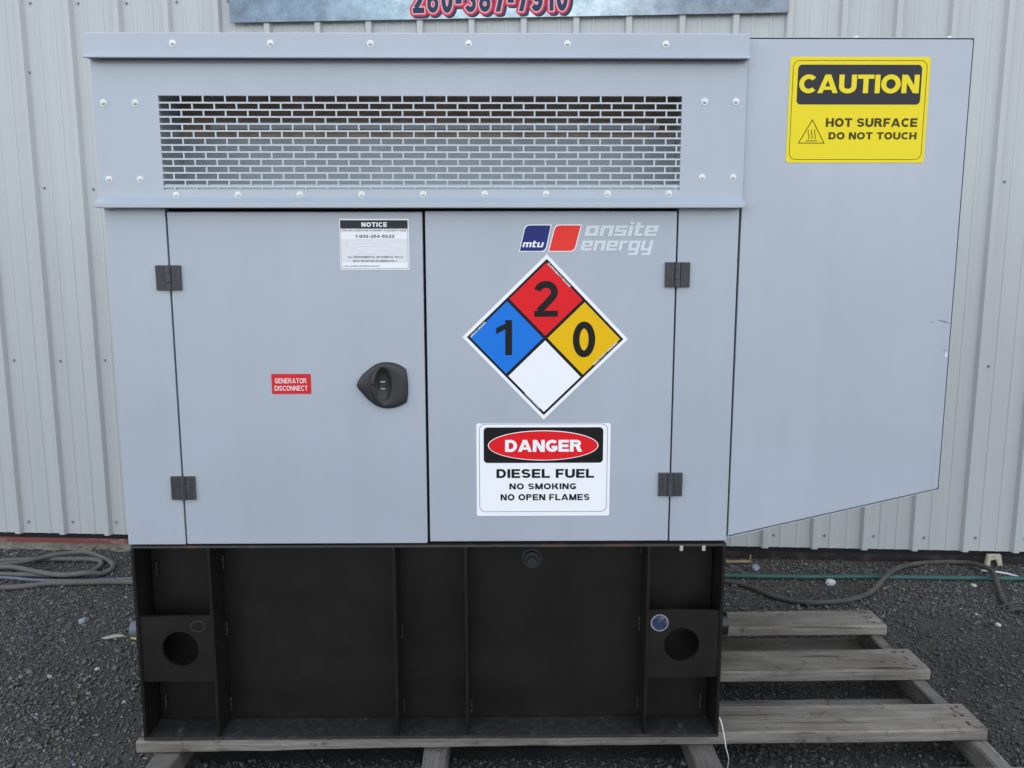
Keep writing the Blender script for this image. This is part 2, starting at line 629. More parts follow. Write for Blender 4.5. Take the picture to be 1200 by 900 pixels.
def glyph(c, w):
    h = w / 2
    v = w * 0.88                       # level strokes are a little thinner
    g_ = v / 2
    if c == 'A':
        W, d = 1.0, w * 1.0
        return W, [_para(0, 0, 1, W / 2 - d * .56, d), _para(0, W - d, 1, W / 2 - d * .44, d), _rc(.24 * W, .76 * W, .18, .18 + v * .80)]
    if c in 'CG':
        W = .86
        out = [_stroke(_arc(.47, .5, .47 - h, .5 - g_, 42, 318, 28), w * .96)]
        if c == 'G':
            W2 = W
            out += [_rc(W2 - w * .98, W2 - .01, .14, .50), _rc(.50 * W, W2 - w * .98, .50 - v * .95, .50)]
        return W, out
    if c in 'O0':
        W = .96 if c == 'O' else .66
        return W, [_stroke(_arc(W / 2, .5, W / 2 - h, .5 - g_, 0, 360, 36), w, True)]
    if c == 'D':
        W = .86
        p = [(w, 1 - g_), (.40, 1 - g_)] + _arc(.40, .5, W - .40 - h, .5 - g_, 88, -88, 16) + [(.40, g_), (w, g_)]
        return W, [_rc(0, w, 0, 1), _stroke(p, w * .95)]
    if c in 'PR':
        W = .80 if c == 'P' else .88
        Wb = .80
        r = (.56 - v) / 2 + .005
        zc = 1 - g_ - r
        p = [(w, 1 - g_), (.45, 1 - g_)] + _arc(.45, zc, Wb - .45 - h, r, 86, -86, 12) + [(.45, zc - r), (w, zc - r)]
        out = [_rc(0, w, 0, 1), _stroke(p, v)]
        if c == 'R':
            out.append(_para(0, W - w * 1.22, zc - r, .36, w * 1.2))
        return W, out
    if c == 'U':
        W = .86
        return W, [_stroke([(h, 1)] + _arc(W / 2, .36, W / 2 - h, .36 - g_, 180, 360, 18) + [(W - h, 1)], w)]
    if c in 'S38':
        W = .82 if c == 'S' else .68
        r = (1 - 2 * g_) / 4
        zu, zl, rx = 1 - g_ - r, g_ + r, W / 2 - h
        if c == 'S':
            return W, [_stroke(_arc(W / 2, zu, rx, r, 22, 262, 20) + _arc(W / 2, zl, rx, r, 82, -158, 20), v)]
        if c == '3':
            return W, [_stroke(_arc(W / 2, zu, rx * .95, r, 160, -86, 18), v), _stroke(_arc(W / 2, zl, rx, r, 86, -160, 18), v)]
        return W, [_stroke(_arc(W / 2, zu, rx * .92, r, 0, 360, 24), v, True), _stroke(_arc(W / 2, zl, rx, r, 0, 360, 24), v, True)]
    if c == '2':
        W = .68
        p = _arc(W / 2, .70, W / 2 - h, .30 - g_, 168, -28, 18) + [(W * .62, .44), (w * .72, v * .9)]
        return W, [_stroke(p, w), _rc(0.01, W, 0, v)]
    if c in '69':
        W = .68
        a = _stroke(_arc(W / 2, .33, W / 2 - h, .33 - g_, 0, 360, 28), v, True)
        b = _stroke(_arc(W / 2 + .02, .60, W / 2 - h + .02, .40 - g_, 38, 205, 16), w)
        if c == '6':
            return W, [a, b]
        return W, [([(W - x, 1 - z) for x, z in s_[0]], s_[1]) for s_ in (a, b)]
    if c == '1':
        return .46, [_rc(.46 - w, .46, 0, 1), ([(0, .60), (.46 - w, .74), (.46 - w, 1.0), (.46 - w * .62, 1.0), (.46 - w * 1.0, .90), (0, .77)], [(0, 1, 2, 4, 5)])]
    if c == '4':
        W = .72
        return W, [_rc(W * .52, W * .52 + w, 0, 1), _rc(0, W, .22, .22 + v), _para(.22 + v, 0, 1, W * .52 - w * .02, w * .9)]
    if c == '7':
        W = .66
        return W, [_rc(0, W, 1 - v, 1), _para(0, .13, 1 - v, W - w * 1.1, w * 1.1)]
    if c == 'N':
        W, d = .86, w * 1.12
        return W, [_rc(0, w, 0, 1), _rc(W - w, W, 0, 1), _para(0, W - d, 1, 0, d)]
    if c == 'M':
        W, d = 1.02, w * 1.05
        return W, [_rc(0, w * .92, 0, 1), _rc(W - w * .92, W, 0, 1), _para(0, W / 2 - d / 2, 1, 0, d), _para(0, W / 2 - d / 2, 1, W - d, d)]
    if c == 'K':
        W = .90
        return W, [_rc(0, w, 0, 1), _para(.34, w * .9, 1, W - w * 1.35, w * 1.3), _para(0, W - w * 1.25, .62, w * 1.55, w * 1.15)]
    if c == 'E':
        W = .76
        return W, [_rc(0, w, 0, 1), _rc(w, W, 0, v), _rc(w, W, 1 - v, 1), _rc(w, W * .93, .5 - v / 2, .5 + v / 2)]
    if c == 'F':
        W = .72
        return W, [_rc(0, w, 0, 1), _rc(w, W, 1 - v, 1), _rc(w, W * .90, .47 - v / 2, .47 + v / 2)]
    if c == 'L':
        return .72, [_rc(0, w, 0, 1), _rc(w, .72, 0, v)]
    if c == 'H':
        return .86, [_rc(0, w, 0, 1), _rc(.86 - w, .86, 0, 1), _rc(w, .86 - w, .5 - v / 2, .5 + v / 2)]
    if c == 'T':
        return .80, [_rc(.4 - h, .4 + h, 0, 1 - v), _rc(0, .80, 1 - v, 1)]
    if c == 'I':
        return w, [_rc(0, w, 0, 1)]
    if c == 'V':
        W, d = .90, w * 1.05
        return W, [_para(0, W / 2 - d * .56, 1, 0, d), _para(0, W / 2 - d * .44, 1, W - d, d)]
    if c == 'Y':
        W, d = .90, w * 1.05
        return W, [_rc(W / 2 - h, W / 2 + h, 0, .45), _para(.40, W / 2 - d * .5, 1, 0, d), _para(.40, W / 2 - d * .5, 1, W - d, d)]
    if c == 'B':
        W = .82
        r = (1 - 2 * g_) / 4
        out = [_rc(0, w, 0, 1)]
        for zc, rx in ((1 - g_ - r, W - .45 - h - .03), (g_ + r, W - .45 - h)):
            out.append(_stroke([(w, zc + r), (.45, zc + r)] + _arc(.45, zc, rx, r, 86, -86, 10) + [(.45, zc - r), (w, zc - r)], v))
        return W, out
    if c == '-':
        return .36, [_rc(0, .36, .32, .32 + v)]
    return .30, []


def heavy_text(mb, body, x0, x1, z0, z1, y, w=0.24, gap=0.10, mi=0, grow=0.0):
    """heavy capitals filling the box; grow widens every stroke outwards (for an outline)"""
    G_ = [glyph(c, w) for c in body]
    tot = sum(q[0] for q in G_) + gap * (len(body) - 1)
    kx, kz = (x1 - x0) / tot, (z1 - z0)
    cx, lay = 0.0, 0
    for W, parts in G_:
        for j, (V, F) in enumerate(parts):
            mb.add([(x0 + (cx + a) * kx, y - 0.00004 * j, z0 + b * kz) for a, b in V], F, mi)
        cx += W + gap


# block letters built of bars, for the square italic lettering; unit x-height
S_ = 0.27
GLY = {
    'o': (1.0, [(0, 1, 0, S_), (0, 1, 1 - S_, 1), (0, .31, S_, 1 - S_), (.69, 1, S_, 1 - S_)]),
    'n': (1.0, [(0, 1, 1 - S_, 1), (0, .31, 0, 1 - S_), (.69, 1, 0, 1 - S_)]),
    's': (.92, [(0, .92, 0, .23), (.62, .92, .23, .39), (0, .92, .39, .61), (0, .30, .61, .77), (0, .92, .77, 1)]),
    'i': (.31, [(0, .31, 0, 1), (0, .31, 1.12, 1.36)]),
    't': (.70, [(.06, .37, 0, .77), (0, .70, .77, 1), (.06, .37, 1, 1.32), (.37, .70, 0, .24)]),
    'e': (.98, [(0, .98, 0, .23), (0, .30, .23, .77), (0, .98, .77, 1), (.68, .98, .40, .77), (.30, .68, .40, .58)]),
    'r': (.72, [(0, .31, 0, 1), (.31, .72, .74, 1)]),
    'g': (1.0, [(0, 1, 0, S_), (0, 1, 1 - S_, 1), (0, .31, S_, 1 - S_), (.69, 1, S_, 1 - S_), (.69, 1, -.24, 0), (.14, 1, -.46, -.24)]),
    'y': (1.0, [(0, .31, .25, 1), (0, 1, 0, .25), (.69, 1, .25, 1), (.69, 1, -.24, 0), (.2, 1, -.46, -.24)]),
    'm': (1.45, [(0, 1.45, 1 - S_, 1), (0, .30, 0, 1 - S_), (.575, .875, 0, 1 - S_), (1.15, 1.45, 0, 1 - S_)]),
    'u': (1.0, [(0, 1, 0, S_), (0, .31, S_, 1), (.69, 1, S_, 1)]),
}


def block_text(mb, word, x0, x1, z0, xh, y, slant=0.22, gap=0.13, mi=0):
    w = sum(GLY[c][0] for c in word) + gap * (len(word) - 1)
    k = (x1 - x0 - slant * xh) / w
    cx = 0.0
    for c in word:
        gw, bars = GLY[c]
        for a, b, p, q in bars:
            mb.add([(x0 + (cx + u) * k + slant * v * xh, y, z0 + v * xh) for u, v in ((a, p), (b, p), (b, q), (a, q))], [(0, 1, 2, 3)], mi)
        cx += gw + gap


# ================================================================== SETTING: ground
G = MB()
xs = [-400, -60, -12, -3, 0, 3, 12, 60, 400]
G.add([(x, y, 0) for y in xs for x in xs], [(j * 9 + i, j * 9 + i + 1, (j + 1) * 9 + i + 1, (j + 1) * 9 + i) for j in range(8) for i in range(8)])
g = G.build('ground', 'ground_soil', origin=(0, 0, 0))
tag(g, kind='structure')

# gravel: loose stones lying in the yard, wherever they can be seen past the machine
def gravel(name, n, box, med, sig, keep):
    x = rng.uniform(box[0], box[1], n)
    y = rng.uniform(box[2], box[3], n)
    k = keep(x, y)
    x, y = x[k], y[k]
    n = len(x)
    r = np.clip(med * np.exp(rng.normal(0, sig, n)), med * 0.45, med * 3.6)
    base = np.array([(1, 0, 0), (-1, 0, 0), (0, 1, 0), (0, -1, 0), (0, 0, 1), (0, 0, -1)], float)
    V = base[None] * (1 + rng.uniform(-0.35, 0.35, (n, 6, 1))) + rng.normal(0, 0.16, (n, 6, 3))
    V[:, :, 2] *= rng.uniform(0.45, 0.85, (n, 1))
    a = rng.uniform(0, 2 * np.pi, n)
    el = rng.uniform(0.7, 1.35, n)
    vx = V[:, :, 0] * el[:, None]
    vy = V[:, :, 1]
    ca, sa = np.cos(a)[:, None], np.sin(a)[:, None]
    X = (vx * ca - vy * sa) * r[:, None] + x[:, None]
    Y = (vx * sa + vy * ca) * r[:, None] + y[:, None]
    tilt = rng.normal(0, 0.35, (n, 1))
    Z = (V[:, :, 2] + vx * tilt) * r[:, None] + (r * rng.uniform(-0.1, 0.75, n))[:, None]
    co = np.stack([X, Y, Z], 2).reshape(-1, 3)
    tri = np.array([(0, 2, 4), (2, 1, 4), (1, 3, 4), (3, 0, 4), (2, 0, 5), (1, 2, 5), (3, 1, 5), (0, 3, 5)])
    F = (tri[None] + (np.arange(n) * 6)[:, None, None]).reshape(-1, 3)
    me = bpy.data.meshes.new(name)
    me.vertices.add(len(co))
    me.vertices.foreach_set('co', co.astype(np.float32).ravel())
    me.loops.add(len(F) * 3)
    me.loops.foreach_set('vertex_index', F.astype(np.int32).ravel())
    me.polygons.add(len(F))
    me.polygons.foreach_set('loop_start', np.arange(0, len(F) * 3, 3, dtype=np.int32))
    me.polygons.foreach_set('loop_total', np.full(len(F), 3, dtype=np.int32))
    me.update(calc_edges=True)
    g1 = np.clip(0.084 * np.exp(rng.normal(0, 0.36, n)), 0.02, 0.2)
    pale = rng.random(n) < 0.011
    g1[pale] = rng.uniform(0.18, 0.42, pale.sum())
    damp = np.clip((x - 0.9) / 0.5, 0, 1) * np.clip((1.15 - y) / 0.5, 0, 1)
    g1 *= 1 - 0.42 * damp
    hue = rng.normal(0.02, 0.09, n) + 0.05 * (x > 0.5)
    C = np.stack([g1 * (1.02 + hue), g1 * (1.0 + 0.25 * hue), g1 * (0.97 - hue * 0.9), np.ones(n)], 1)
    C = np.clip(C, 0, 1)
    at = me.attributes.new('tint', 'FLOAT_COLOR', 'POINT')
    at.data.foreach_set('color', np.repeat(C, 6, axis=0).astype(np.float32).ravel())
    me.materials.append(MATS['gravel'])
    o = bpy.data.objects.new(name, me)
    COL.objects.link(o)
    return o


def seen(x, y):
    under = (x > -0.95 - 0.1 * y) & (x < 0.58 + 0.22 * y) & (y > 0.1)
    wall = y > 1.80 - 0.0673 * (x + 0.05)
    far = np.abs(x) > 0.66 * (y + 2.07) + 0.25
    pat = np.sin(x * 5.1 + 2.2 * np.sin(y * 3.7)) * np.sin(y * 4.3 + 1.7 * np.sin(x * 2.9)) + 0.5 * np.sin(x * 11 + y * 7)
    thin = np.clip(0.25 + 0.3 * pat, 0.0, 0.6)
    thin = np.where((x > 0.58) & (y < 1.05), np.clip(0.50 + 0.28 * pat, 0.1, 0.85), thin)
    wet = rng.random(len(x)) < thin
    return ~under & ~wall & ~far & ~wet


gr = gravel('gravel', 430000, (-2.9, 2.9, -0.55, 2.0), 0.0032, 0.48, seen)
tag(gr, 'dark grey crushed gravel covering the yard', 'gravel', kind='stuff')


def outside(x, y):
    under = (x > -1.0) & (x < 1.4) & (y > -0.3) & (y < 0.95)
    wall = y > 1.80 - 0.0673 * (x + 0.05)
    first = (np.abs(x) < 0.66 * (y + 2.07) + 0.25) & (y > -0.55) & ~((x > -0.95 - 0.1 * y) & (x < 0.58 + 0.22 * y) & (y > 0.1))
    return ~under & ~wall & ~first


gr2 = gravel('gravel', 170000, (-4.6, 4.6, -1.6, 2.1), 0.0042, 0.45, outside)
tag(gr2, 'coarser dark gravel along the edges of the yard', 'gravel', kind='stuff')

# ================================================================== SETTING: metal building behind
WA = math.radians(-3.85)
bld = thing('metal_building', 'pale ribbed sheet metal building wall running across the whole background', 'building',
            (-0.05, 1.80, 0), WA, frame_world=False)
PITCH, PH = 0.2395, -0.098
ZB, ZT = 0.068, 5.4


def panel_mesh():
    prof = []
    for k in range(4):
        c = (k + 0.5) * PITCH
        prof += [(c - 0.0215, 0.0), (c - 0.0125, -0.023), (c + 0.0125, -0.023), (c + 0.0215, 0.0)]
        for q in (1 / 3, 2 / 3):
            d = c + q * PITCH
            if k == 3:
                d -= 4 * PITCH if d > 4 * PITCH else 0
            prof += [(d - 0.0105, 0.0), (d - 0.0068, -0.0025), (d + 0.0068, -0.0025), (d + 0.0105, 0.0)]
    prof = [(0.0, 0.0)] + sorted(prof) + [(4 * PITCH, 0.0)]
    n = len(prof)
    back = 0.014
    mb = MB()
    zs = (ZB, ZT)
    vs = [(a, b, z) for z in zs for a, b in prof] + [(a, back, z) for z in zs for a in (0, 4 * PITCH)]
    fs = [(i, i + 1, n + i + 1, n + i) for i in range(n - 1)]
    b0 = 2 * n
    fs += [(b0, b0 + 2, b0 + 3, b0 + 1), tuple([b0] + [b0 + 1] + list(range(n - 1, -1, -1))),
           tuple([b0 + 2] + list(range(n, 2 * n)) + [b0 + 3]), (0, n, b0 + 2, b0), (n - 1, b0 + 1, b0 + 3, 2 * n - 1)]
    mb.add(vs, fs)
    return mb


pm = panel_mesh()
first = None
W4 = 4 * PITCH
s0 = PH - 0.5 * PITCH
for k in range(-11, 11):
    c = (s0 + k * W4 + W4 / 2, 0, (ZB + ZT) / 2)
    if first is None:
        P = np.array(pm.v)
        cc = (P.min(0) + P.max(0)) / 2
        yc = cc[1]
        mb = MB()
        mb.v = (P - cc).tolist()
        mb.f, mb.m = pm.f, pm.m
        o = mb.build('wall_panel', 'wall_metal', bld, origin=(0, 0, 0))
        first = o.data
        o.location = (c[0], yc, c[2])
        FRAME[o.name] = (c[0], yc, c[2])
    else:
        place(first, 'wall_panel', (c[0], yc, c[2]), bld)
MB().box(-10.6, 0.6, 0.0145, 0.075, -0.03, 0.0365).build('sill_board', 'sill_red', bld, bevel=0.003)
MB().box(0.6005, 10.6, 0.0150, 0.075, -0.03, 0.0365).build('sill_board', 'base_dark', bld, bevel=0.003)
MB().box(-10.6, 10.6, 0.0180, 0.11, 0.037, 0.12).build('wall_foot_shade', 'gap_black', bld)  # added black strip: shade under the overhanging sheets put into its colour
MB().box(-10.6, 10.6, 0.02, 0.3, ZT + 0.003, ZT + 0.12).build('roof_edge', 'roofing', bld, bevel=0.01)
MB().box(-10.6, 10.6, 0.3005, 8.0, ZT + 0.02, ZT + 0.11).build('roof', 'roofing', bld)
# screws beside the ribs
sm = MB().cyl((0, 0.001, 0), (0, -1, 0), 0.0075, 0.002, 10).cyl((0, -0.001, 0), (0, -1, 0), 0.0048, 0.005, 6)
scr = None
for z in (0.132, 0.977, 1.822, 2.675):
    for k in range(-11, 12):
        s = PH + k * PITCH + 0.049 + random.uniform(-.006, .006)
        zz = z + random.uniform(-.005, .005)
        if scr is None:
            o = sm.build('screw', 'screw_grey', bld, origin=(0, 0, 0))
            scr = o.data
            o.location = (s, -0.0005, zz)
        else:
            place(scr, 'screw', (s, -0.0005, zz), bld)
place(scr, 'screw', (-2.232, -0.0005, 2.366), bld)

# sandy strip at the foot of the wall, left
sp = MB()
N_ = 60
top, bot = [], []
for i in range(N_ + 1):
    x = -3.4 + i * (2.5 / N_)
    yw = 1.80 - 0.0673 * (x + 0.05)
    top.append((x, yw + 0.03, 0.012))
    bot.append((x, yw - 0.055 - 0.03 * random.random(), 0.004))
sp.add(top + bot, [(i, N_ + 1 + i, N_ + 2 + i, i + 1) for i in range(N_)])
tag(sp.build('sand_strip', 'sand'), kind='structure')

# ================================================================== banner on the building
banner = thing('banner_sign', 'weathered blue grey metal sign with red outlined phone number on the wall', 'sign', (-0.05, 1.80, 2.566), WA, frame_world=False)
FRAME[banner.name] = (0, 0, 2.566)
MB().box(-1.225, 1.326, -0.0325, -0.0285, 2.566, 3.70).build('sign_board', 'banner_print', banner, bevel=0.001)
NB_ = (-0.366, 0.342, 2.592, 2.708)


def banner_text(name, mt, dx, dz, y, grow):
    """the number; grow spreads the letters outwards on all sides for an outline"""
    t = MB()
    dirs = [(0, 0)] + ([(grow * math.cos(k * math.pi / 8), grow * math.sin(k * math.pi / 8)) for k in range(16)] if grow else [])
    for k, (a, b) in enumerate(dirs):
        heavy_text(t, '260-387-7910', NB_[0] + dx + a, NB_[1] + dx + a, NB_[2] + dz + b, NB_[3] + dz + b, y - 0.00018 * k / 17, w=0.23, gap=0.17)
    t.build(name, mt, banner, recalc=False)


banner_text('lettering_shadow', 'navy_ink', .011, -.009, -0.0327, .014)
banner_text('lettering_outline', 'pink_ink', 0, 0, -0.0333, .014)
banner_text('lettering_halo', 'halo_ink', 0, 0, -0.0339, .006)
banner_text('lettering', 'navy_ink', 0, 0, -0.0345, 0)

# ================================================================== pallet
pal = thing('pallet', 'weathered grey wooden pallet under the generator', 'pallet', (0.18, 0.28, 0))
ZD = 0.128            # deck top


def board(name, x0, x1, ya, yb, w, z1, th_, mats, along='x', seed=0, jit=0.0024):
    """plank with a slightly uneven outline; ya and yb are the front-edge y at x0 and x1"""
    r = random.Random(seed)
    n = 26
    mb = MB()
    c_ = 0.0045
    vs, fs = [], []
    ph = [r.uniform(0, 6) for _ in range(6)]
    for i in range(n + 1):
        u = i / n
        x = x0 + (x1 - x0) * u
        yf = ya + (yb - ya) * u
        d = [jit * math.sin(u * 9 + ph[0]) + r.uniform(-jit, jit) * 0.6, jit * math.sin(u * 7 + ph[1]) + r.uniform(-jit, jit) * 0.6]
        e = [jit * .8 * math.sin(u * 5 + ph[2]) + r.uniform(-jit, jit) * .35, jit * .8 * math.sin(u * 6 + ph[3]) + r.uniform(-jit, jit) * .35]
        y0, y1 = yf + d[0], yf + w + d[1]
        zt, zb = z1 + min(0, e[0]), z1 - th_ + max(0, e[1])
        ring_ = [(y0, zb + c_), (y0, zt - c_), (y0 + c_, zt), (y1 - c_, zt), (y1, zt - c_), (y1, zb + c_), (y1 - c_, zb), (y0 + c_, zb)]
        xe = x + (r.uniform(-.002, .002) if i in (0, n) else 0)
        for (a, b) in ring_:
            vs.append((xe, a, b) if along == 'x' else (a, xe, b))
    for i in range(n):
        for k in range(8):
            fs.append((i * 8 + k, i * 8 + (k + 1) % 8, (i + 1) * 8 + (k + 1) % 8, (i + 1) * 8 + k))
    fs += [tuple(range(7, -1, -1)), tuple(range(n * 8, n * 8 + 8))]
    mb.add(vs, fs)
    return mb.build(name, mats, pal)


decks = [(-1.02, 1.413, 0.655, 0.704, 0.140), (-1.035, 1.402, 0.335, 0.379, 0.146), (-1.037, 1.386, 0.004, 0.038, 0.141),
         (-1.035, 1.372, -0.292, -0.276, 0.142)]
nm = None
for q, (x0, x1, ya, yb, w) in enumerate(decks):
    o = board('deck_board', x0, x1, ya, yb, w, ZD, 0.038, 'wood', seed=q + 3)
    for sx in (x0 + 0.035, -0.19, 0.555, x1 - 0.035, x1 - 0.05):
        u = (sx - x0) / (x1 - x0)
        for fy in (0.22, 0.55, 0.8):
            p = (sx + random.uniform(-.012, .012), ya + (yb - ya) * u + w * (fy + random.uniform(-.06, .06)), ZD - 0.0008)
            if nm is None:
                no = MB().cyl(p, (0, 0, 1), 0.0048, 0.0016, 8).build('nail', 'nail', o, origin=p)
                nm = no.data
            else:
                place(nm, 'nail', p, o)
for q, (xa, w) in enumerate(((-0.992, 0.072), (-0.232, 0.066), (0.520, 0.074), (1.342, 0.046))):
    board('stringer', -0.29, 0.83, xa - .003, xa + .012, w, 0.0885, 0.068, 'wood_dark', along='y', seed=q + 20)
for q, (y0) in enumerate((0.722, 0.28, -0.27)):
    board('bottom_board', -1.02, 1.41, y0, y0 + .018, 0.095, 0.0195, 0.019, 'wood', seed=q + 30)

# ================================================================== generator
GX0, GX1 = -1.0145, 0.600
gen = thing('generator_set', 'large grey enclosed generator with warning signs on a black fuel tank base', 'generator', (-0.2, 0.45, 0.131))

# ---- fuel tank base
tank = MB().box(-1.0025, 0.5915, 0.095, 0.88, 0.1395, 0.6895).build('fuel_tank', 'black_paint', gen, bevel=0.003)
MB().box(-1.0125, 0.6015, 0.0, 0.885, 0.1315, 0.139).build('bottom_flange', 'dusty_black', tank, bevel=0.001)
MB().box(-1.0125, 0.6035, 0.004, 0.885, 0.690, 0.6965).build('top_plate', 'rusty_black', tank, bevel=0.001)
MB().box(-1.0115, -1.003, 0.001, 0.88, 0.1395, 0.6895).build('end_plate', 'black_paint', tank, bevel=0.0008)
MB().box(0.592, 0.600, 0.001, 0.88, 0.1395, 0.6895).build('end_plate', 'black_paint', tank, bevel=0.0008)
for x in (-0.8035, -0.3025, -0.1065, 0.3925):
    o = MB().prism([(0, 0), (0, 0)][:0] or [(x - .004, .1395), (x + .004, .1395), (x + .004, .6895), (x - .004, .6895)], 0.003, 0.0945).build('rib', 'black_paint', tank, bevel=0.0008)
rm = random.Random(5)
for x, zs in ((-0.8035, (0.62, 0.42, 0.19)), (-0.3025, (0.41, 0.18)), (-0.1065, (0.18,)), (0.3925, (0.66, 0.43, 0.19)), (0.575, (0.19,)), (-0.99, (0.6, 0.2))):
    for z in zs:
        sgn = 1 if x < 0.2 else -1
        mb = MB()
        mb.tube(catmull([(x + sgn * .006, .088, z - .02), (x + sgn * .0075, .089, z - .006), (x + sgn * .0065, .088, z + .008), (x + sgn * .007, .089, z + .02)], 3), 0.0035, 6)
        mb.build('weld_bead', 'dusty_black', tank, smooth=True)


def lifting(x0, x1, z0, z1, cx, cz, r):
    n = 40
    inner, outer = [], []
    for i in range(n):
        a = 2 * math.pi * i / n
        c, s = math.cos(a), math.sin(a)
        inner.append((cx + r * c, cz + r * s))
        k = min((x1 - cx) / c if c > 1e-6 else 9, (x0 - cx) / c if c < -1e-6 else 9, (z1 - cz) / s if s > 1e-6 else 9, (z0 - cz) / s if s < -1e-6 else 9)
        outer.append((cx + k * c, cz + k * s))
    for (px, pz) in ((x0, z0), (x0, z1), (x1, z0), (x1, z1)):          # snap the nearest outline point to each corner
        j = min(range(n), key=lambda q: (outer[q][0] - px) ** 2 + (outer[q][1] - pz) ** 2)
        outer[j] = (px, pz)
    return MB().ring(outer, inner, 0.006, 0.016).build('lifting_plate', 'black_paint', tank)


lifting(-1.0025, -0.808, 0.304, 0.494, -0.896, 0.400, 0.050)
lifting(0.397, 0.5915, 0.310, 0.505, 0.4895, 0.405, 0.049)
for x in (-0.984, -0.974):
    MB().cyl((x, 0.0062, 0.472), (0, -1, 0), 0.0026, 0.0008, 12).build('bolt_hole', 'gap_black', tank)
# plug with collar, sticker, bolts, clips, side fittings
plug = MB().cyl((0.076, 0.0955, 0.627), (0, -1, 0), 0.029, 0.008, 28).cyl((0.076, 0.0875, 0.627), (0, -1, 0), 0.023, 0.010, 28, r2=0.021).cyl((0.076, 0.0775, 0.627), (0, -1, 0), 0.0125, 0.014, 6)
plug.build('drain_plug', 'plastic_black', tank, smooth=True)
st = MB().cyl((0.4266, 0.0062, 0.470), (0, -1, 0), 0.0215, 0.0012, 32)
st.build('round_sticker', 'sticker_blue', tank)
MB().ring(ell(0.4266, 0.470, 0.0245, 0.0245, 40), ell(0.4266, 0.470, 0.0217, 0.0217, 40), 0.0049, 0.0062).build('sticker_rim', 'grey_stone', tank)
MB().ring(ell(-0.845, 0.466, 0.020, 0.017, 32), ell(-0.845, 0.466, 0.0175, 0.0145, 32), 0.0056, 0.0062).build('chalk_mark', 'chalk', tank)
for x, y in ((-0.919, 0.030), (0.5, 0.040)):
    MB().cyl((x, y, 0.1388), (0, 0, 1), 0.021, 0.003, 24).cyl((x, y, 0.1418), (0, 0, 1), 0.0105, 0.012, 6).build('anchor_bolt', 'dusty_black', tank)
for x in (0.479, 0.540):
    MB().box(x - .0045, x + .0045, -0.001, 0.0035, 0.679, 0.6935).build('clip', 'cream_wood', tank, bevel=0.001)
MB().cyl((-1.0115, 0.05, 0.4386), (-1, 0, 0), 0.025, 0.034, 20, r2=0.022).build('side_fitting', 'hose_slate', tank, smooth=True)
MB().cyl((0.600, 0.05, 0.448), (1, 0, 0), 0.036, 0.022, 20, r2=0.033).build('side_fitting', 'black_paint', tank, smooth=True)

# ---- cabinet shell
MB().box(GX0 + .002, GX1 - .002, 0.030, 0.034, 0.702, 1.60).build('door_frame', 'gap_black', gen)
MB().box(GX0, -0.861, 0.0, 0.028, 0.7025, 1.590).build('corner_post', 'grey_paint', gen, bevel=0.0015)
MB().box(0.4455, GX1, 0.0, 0.028, 0.7075, 1.592).build('corner_post', 'grey_paint', gen, bevel=0.0015)
MB().box(GX0, GX0 + .003, 0.0345, 0.94, 0.7025, 1.995).build('side_panel', 'grey_paint', gen)
MB().box(GX1 - .003, GX1, 0.0345, 0.94, 0.7025, 1.995).build('side_panel', 'grey_paint', gen)
MB().box(GX0 + .004, GX1 - .004, 0.936, 0.94, 0.7025, 1.995).build('back_panel', 'grey_paint', gen)
MB().box(GX0 - .004, GX1, -0.010, 0.945, 1.9965, 2.001).build('roof_panel', 'grey_paint', gen, bevel=0.001)
MB().box(GX0 + .004, GX1 - .004, 0.035, 0.935, 0.698, 0.702).build('floor_panel', 'gap_black', gen)

# doors
doorL = MB().box(-0.8565, -0.2092, 0.0, 0.026, 0.7035, 1.5815).build('door', 'grey_paint', gen, bevel=0.002, segs=3)
doorR = MB().box(-0.2022, 0.4412, 0.0, 0.026, 0.7080, 1.5835).build('door', 'grey_paint', gen, bevel=0.002, segs=3)


def hinge(cx, cz, door):
    mb = MB()
    h = 0.0318
    mb.box(cx - h, cx - 0.0085, -0.0075, 0.0005, cz - h, cz + h)
    mb.box(cx + 0.0085, cx + h, -0.0075, 0.0005, cz - h, cz + h)
    for a, b in ((-h, -.012), (-.0115, .0115), (.012, h)):
        mb.cyl((cx, -0.0055, cz + a), (0, 0, 1), 0.0082, b - a, 14)
    for k in range(4):
        for s in (-1, 1):
            xx = cx + s * (0.0145 + k * 0.0045)
            mb.box(xx - .0008, xx + .0008, -0.0085, -0.0070, cz - h + .002, cz + h - .002)
    return mb.build('hinge', 'hinge_black', door, bevel=0.0008)


for cx, cz, d in ((-0.8602, 1.4155, doorL), (-0.8560, 0.8605, doorL), (0.4452, 1.4225, doorR), (0.4425, 0.8665, doorR)):
    hinge(cx, cz, d)

# latch with cup and curved pull
LX, LZ, LS = -0.3202, 1.1360, 0.000249
op = [(168, 455), (186, 410), (212, 368), (245, 330), (285, 296), (330, 260), (375, 232), (430, 214), (485, 209), (545, 214), (600, 230), (650, 255), (688, 284),
      (702, 350), (710, 455), (706, 560), (693, 632), (655, 658), (610, 680), (560, 694), (500, 701), (440, 697), (385, 680), (335, 648), (290, 610), (248, 566), (212, 520), (184, 486)]
op = [(LX + (a - 440) * LS, LZ - (b - 455) * LS) for a, b in op]
nO = len(op)
cxo, czo = LX + 14 * LS, LZ


def scaled(k, cx=LX, cz=LZ):
    return [(cx + (a - cx) * k, cz + (b - cz) * k) for a, b in op]


def cup(a, b):
    out = []
    for (x, z) in op:
        t_ = math.atan2(z - czo, x - cxo)
        out.append((cxo + a * math.cos(t_), czo + b * math.sin(t_)))
    return out


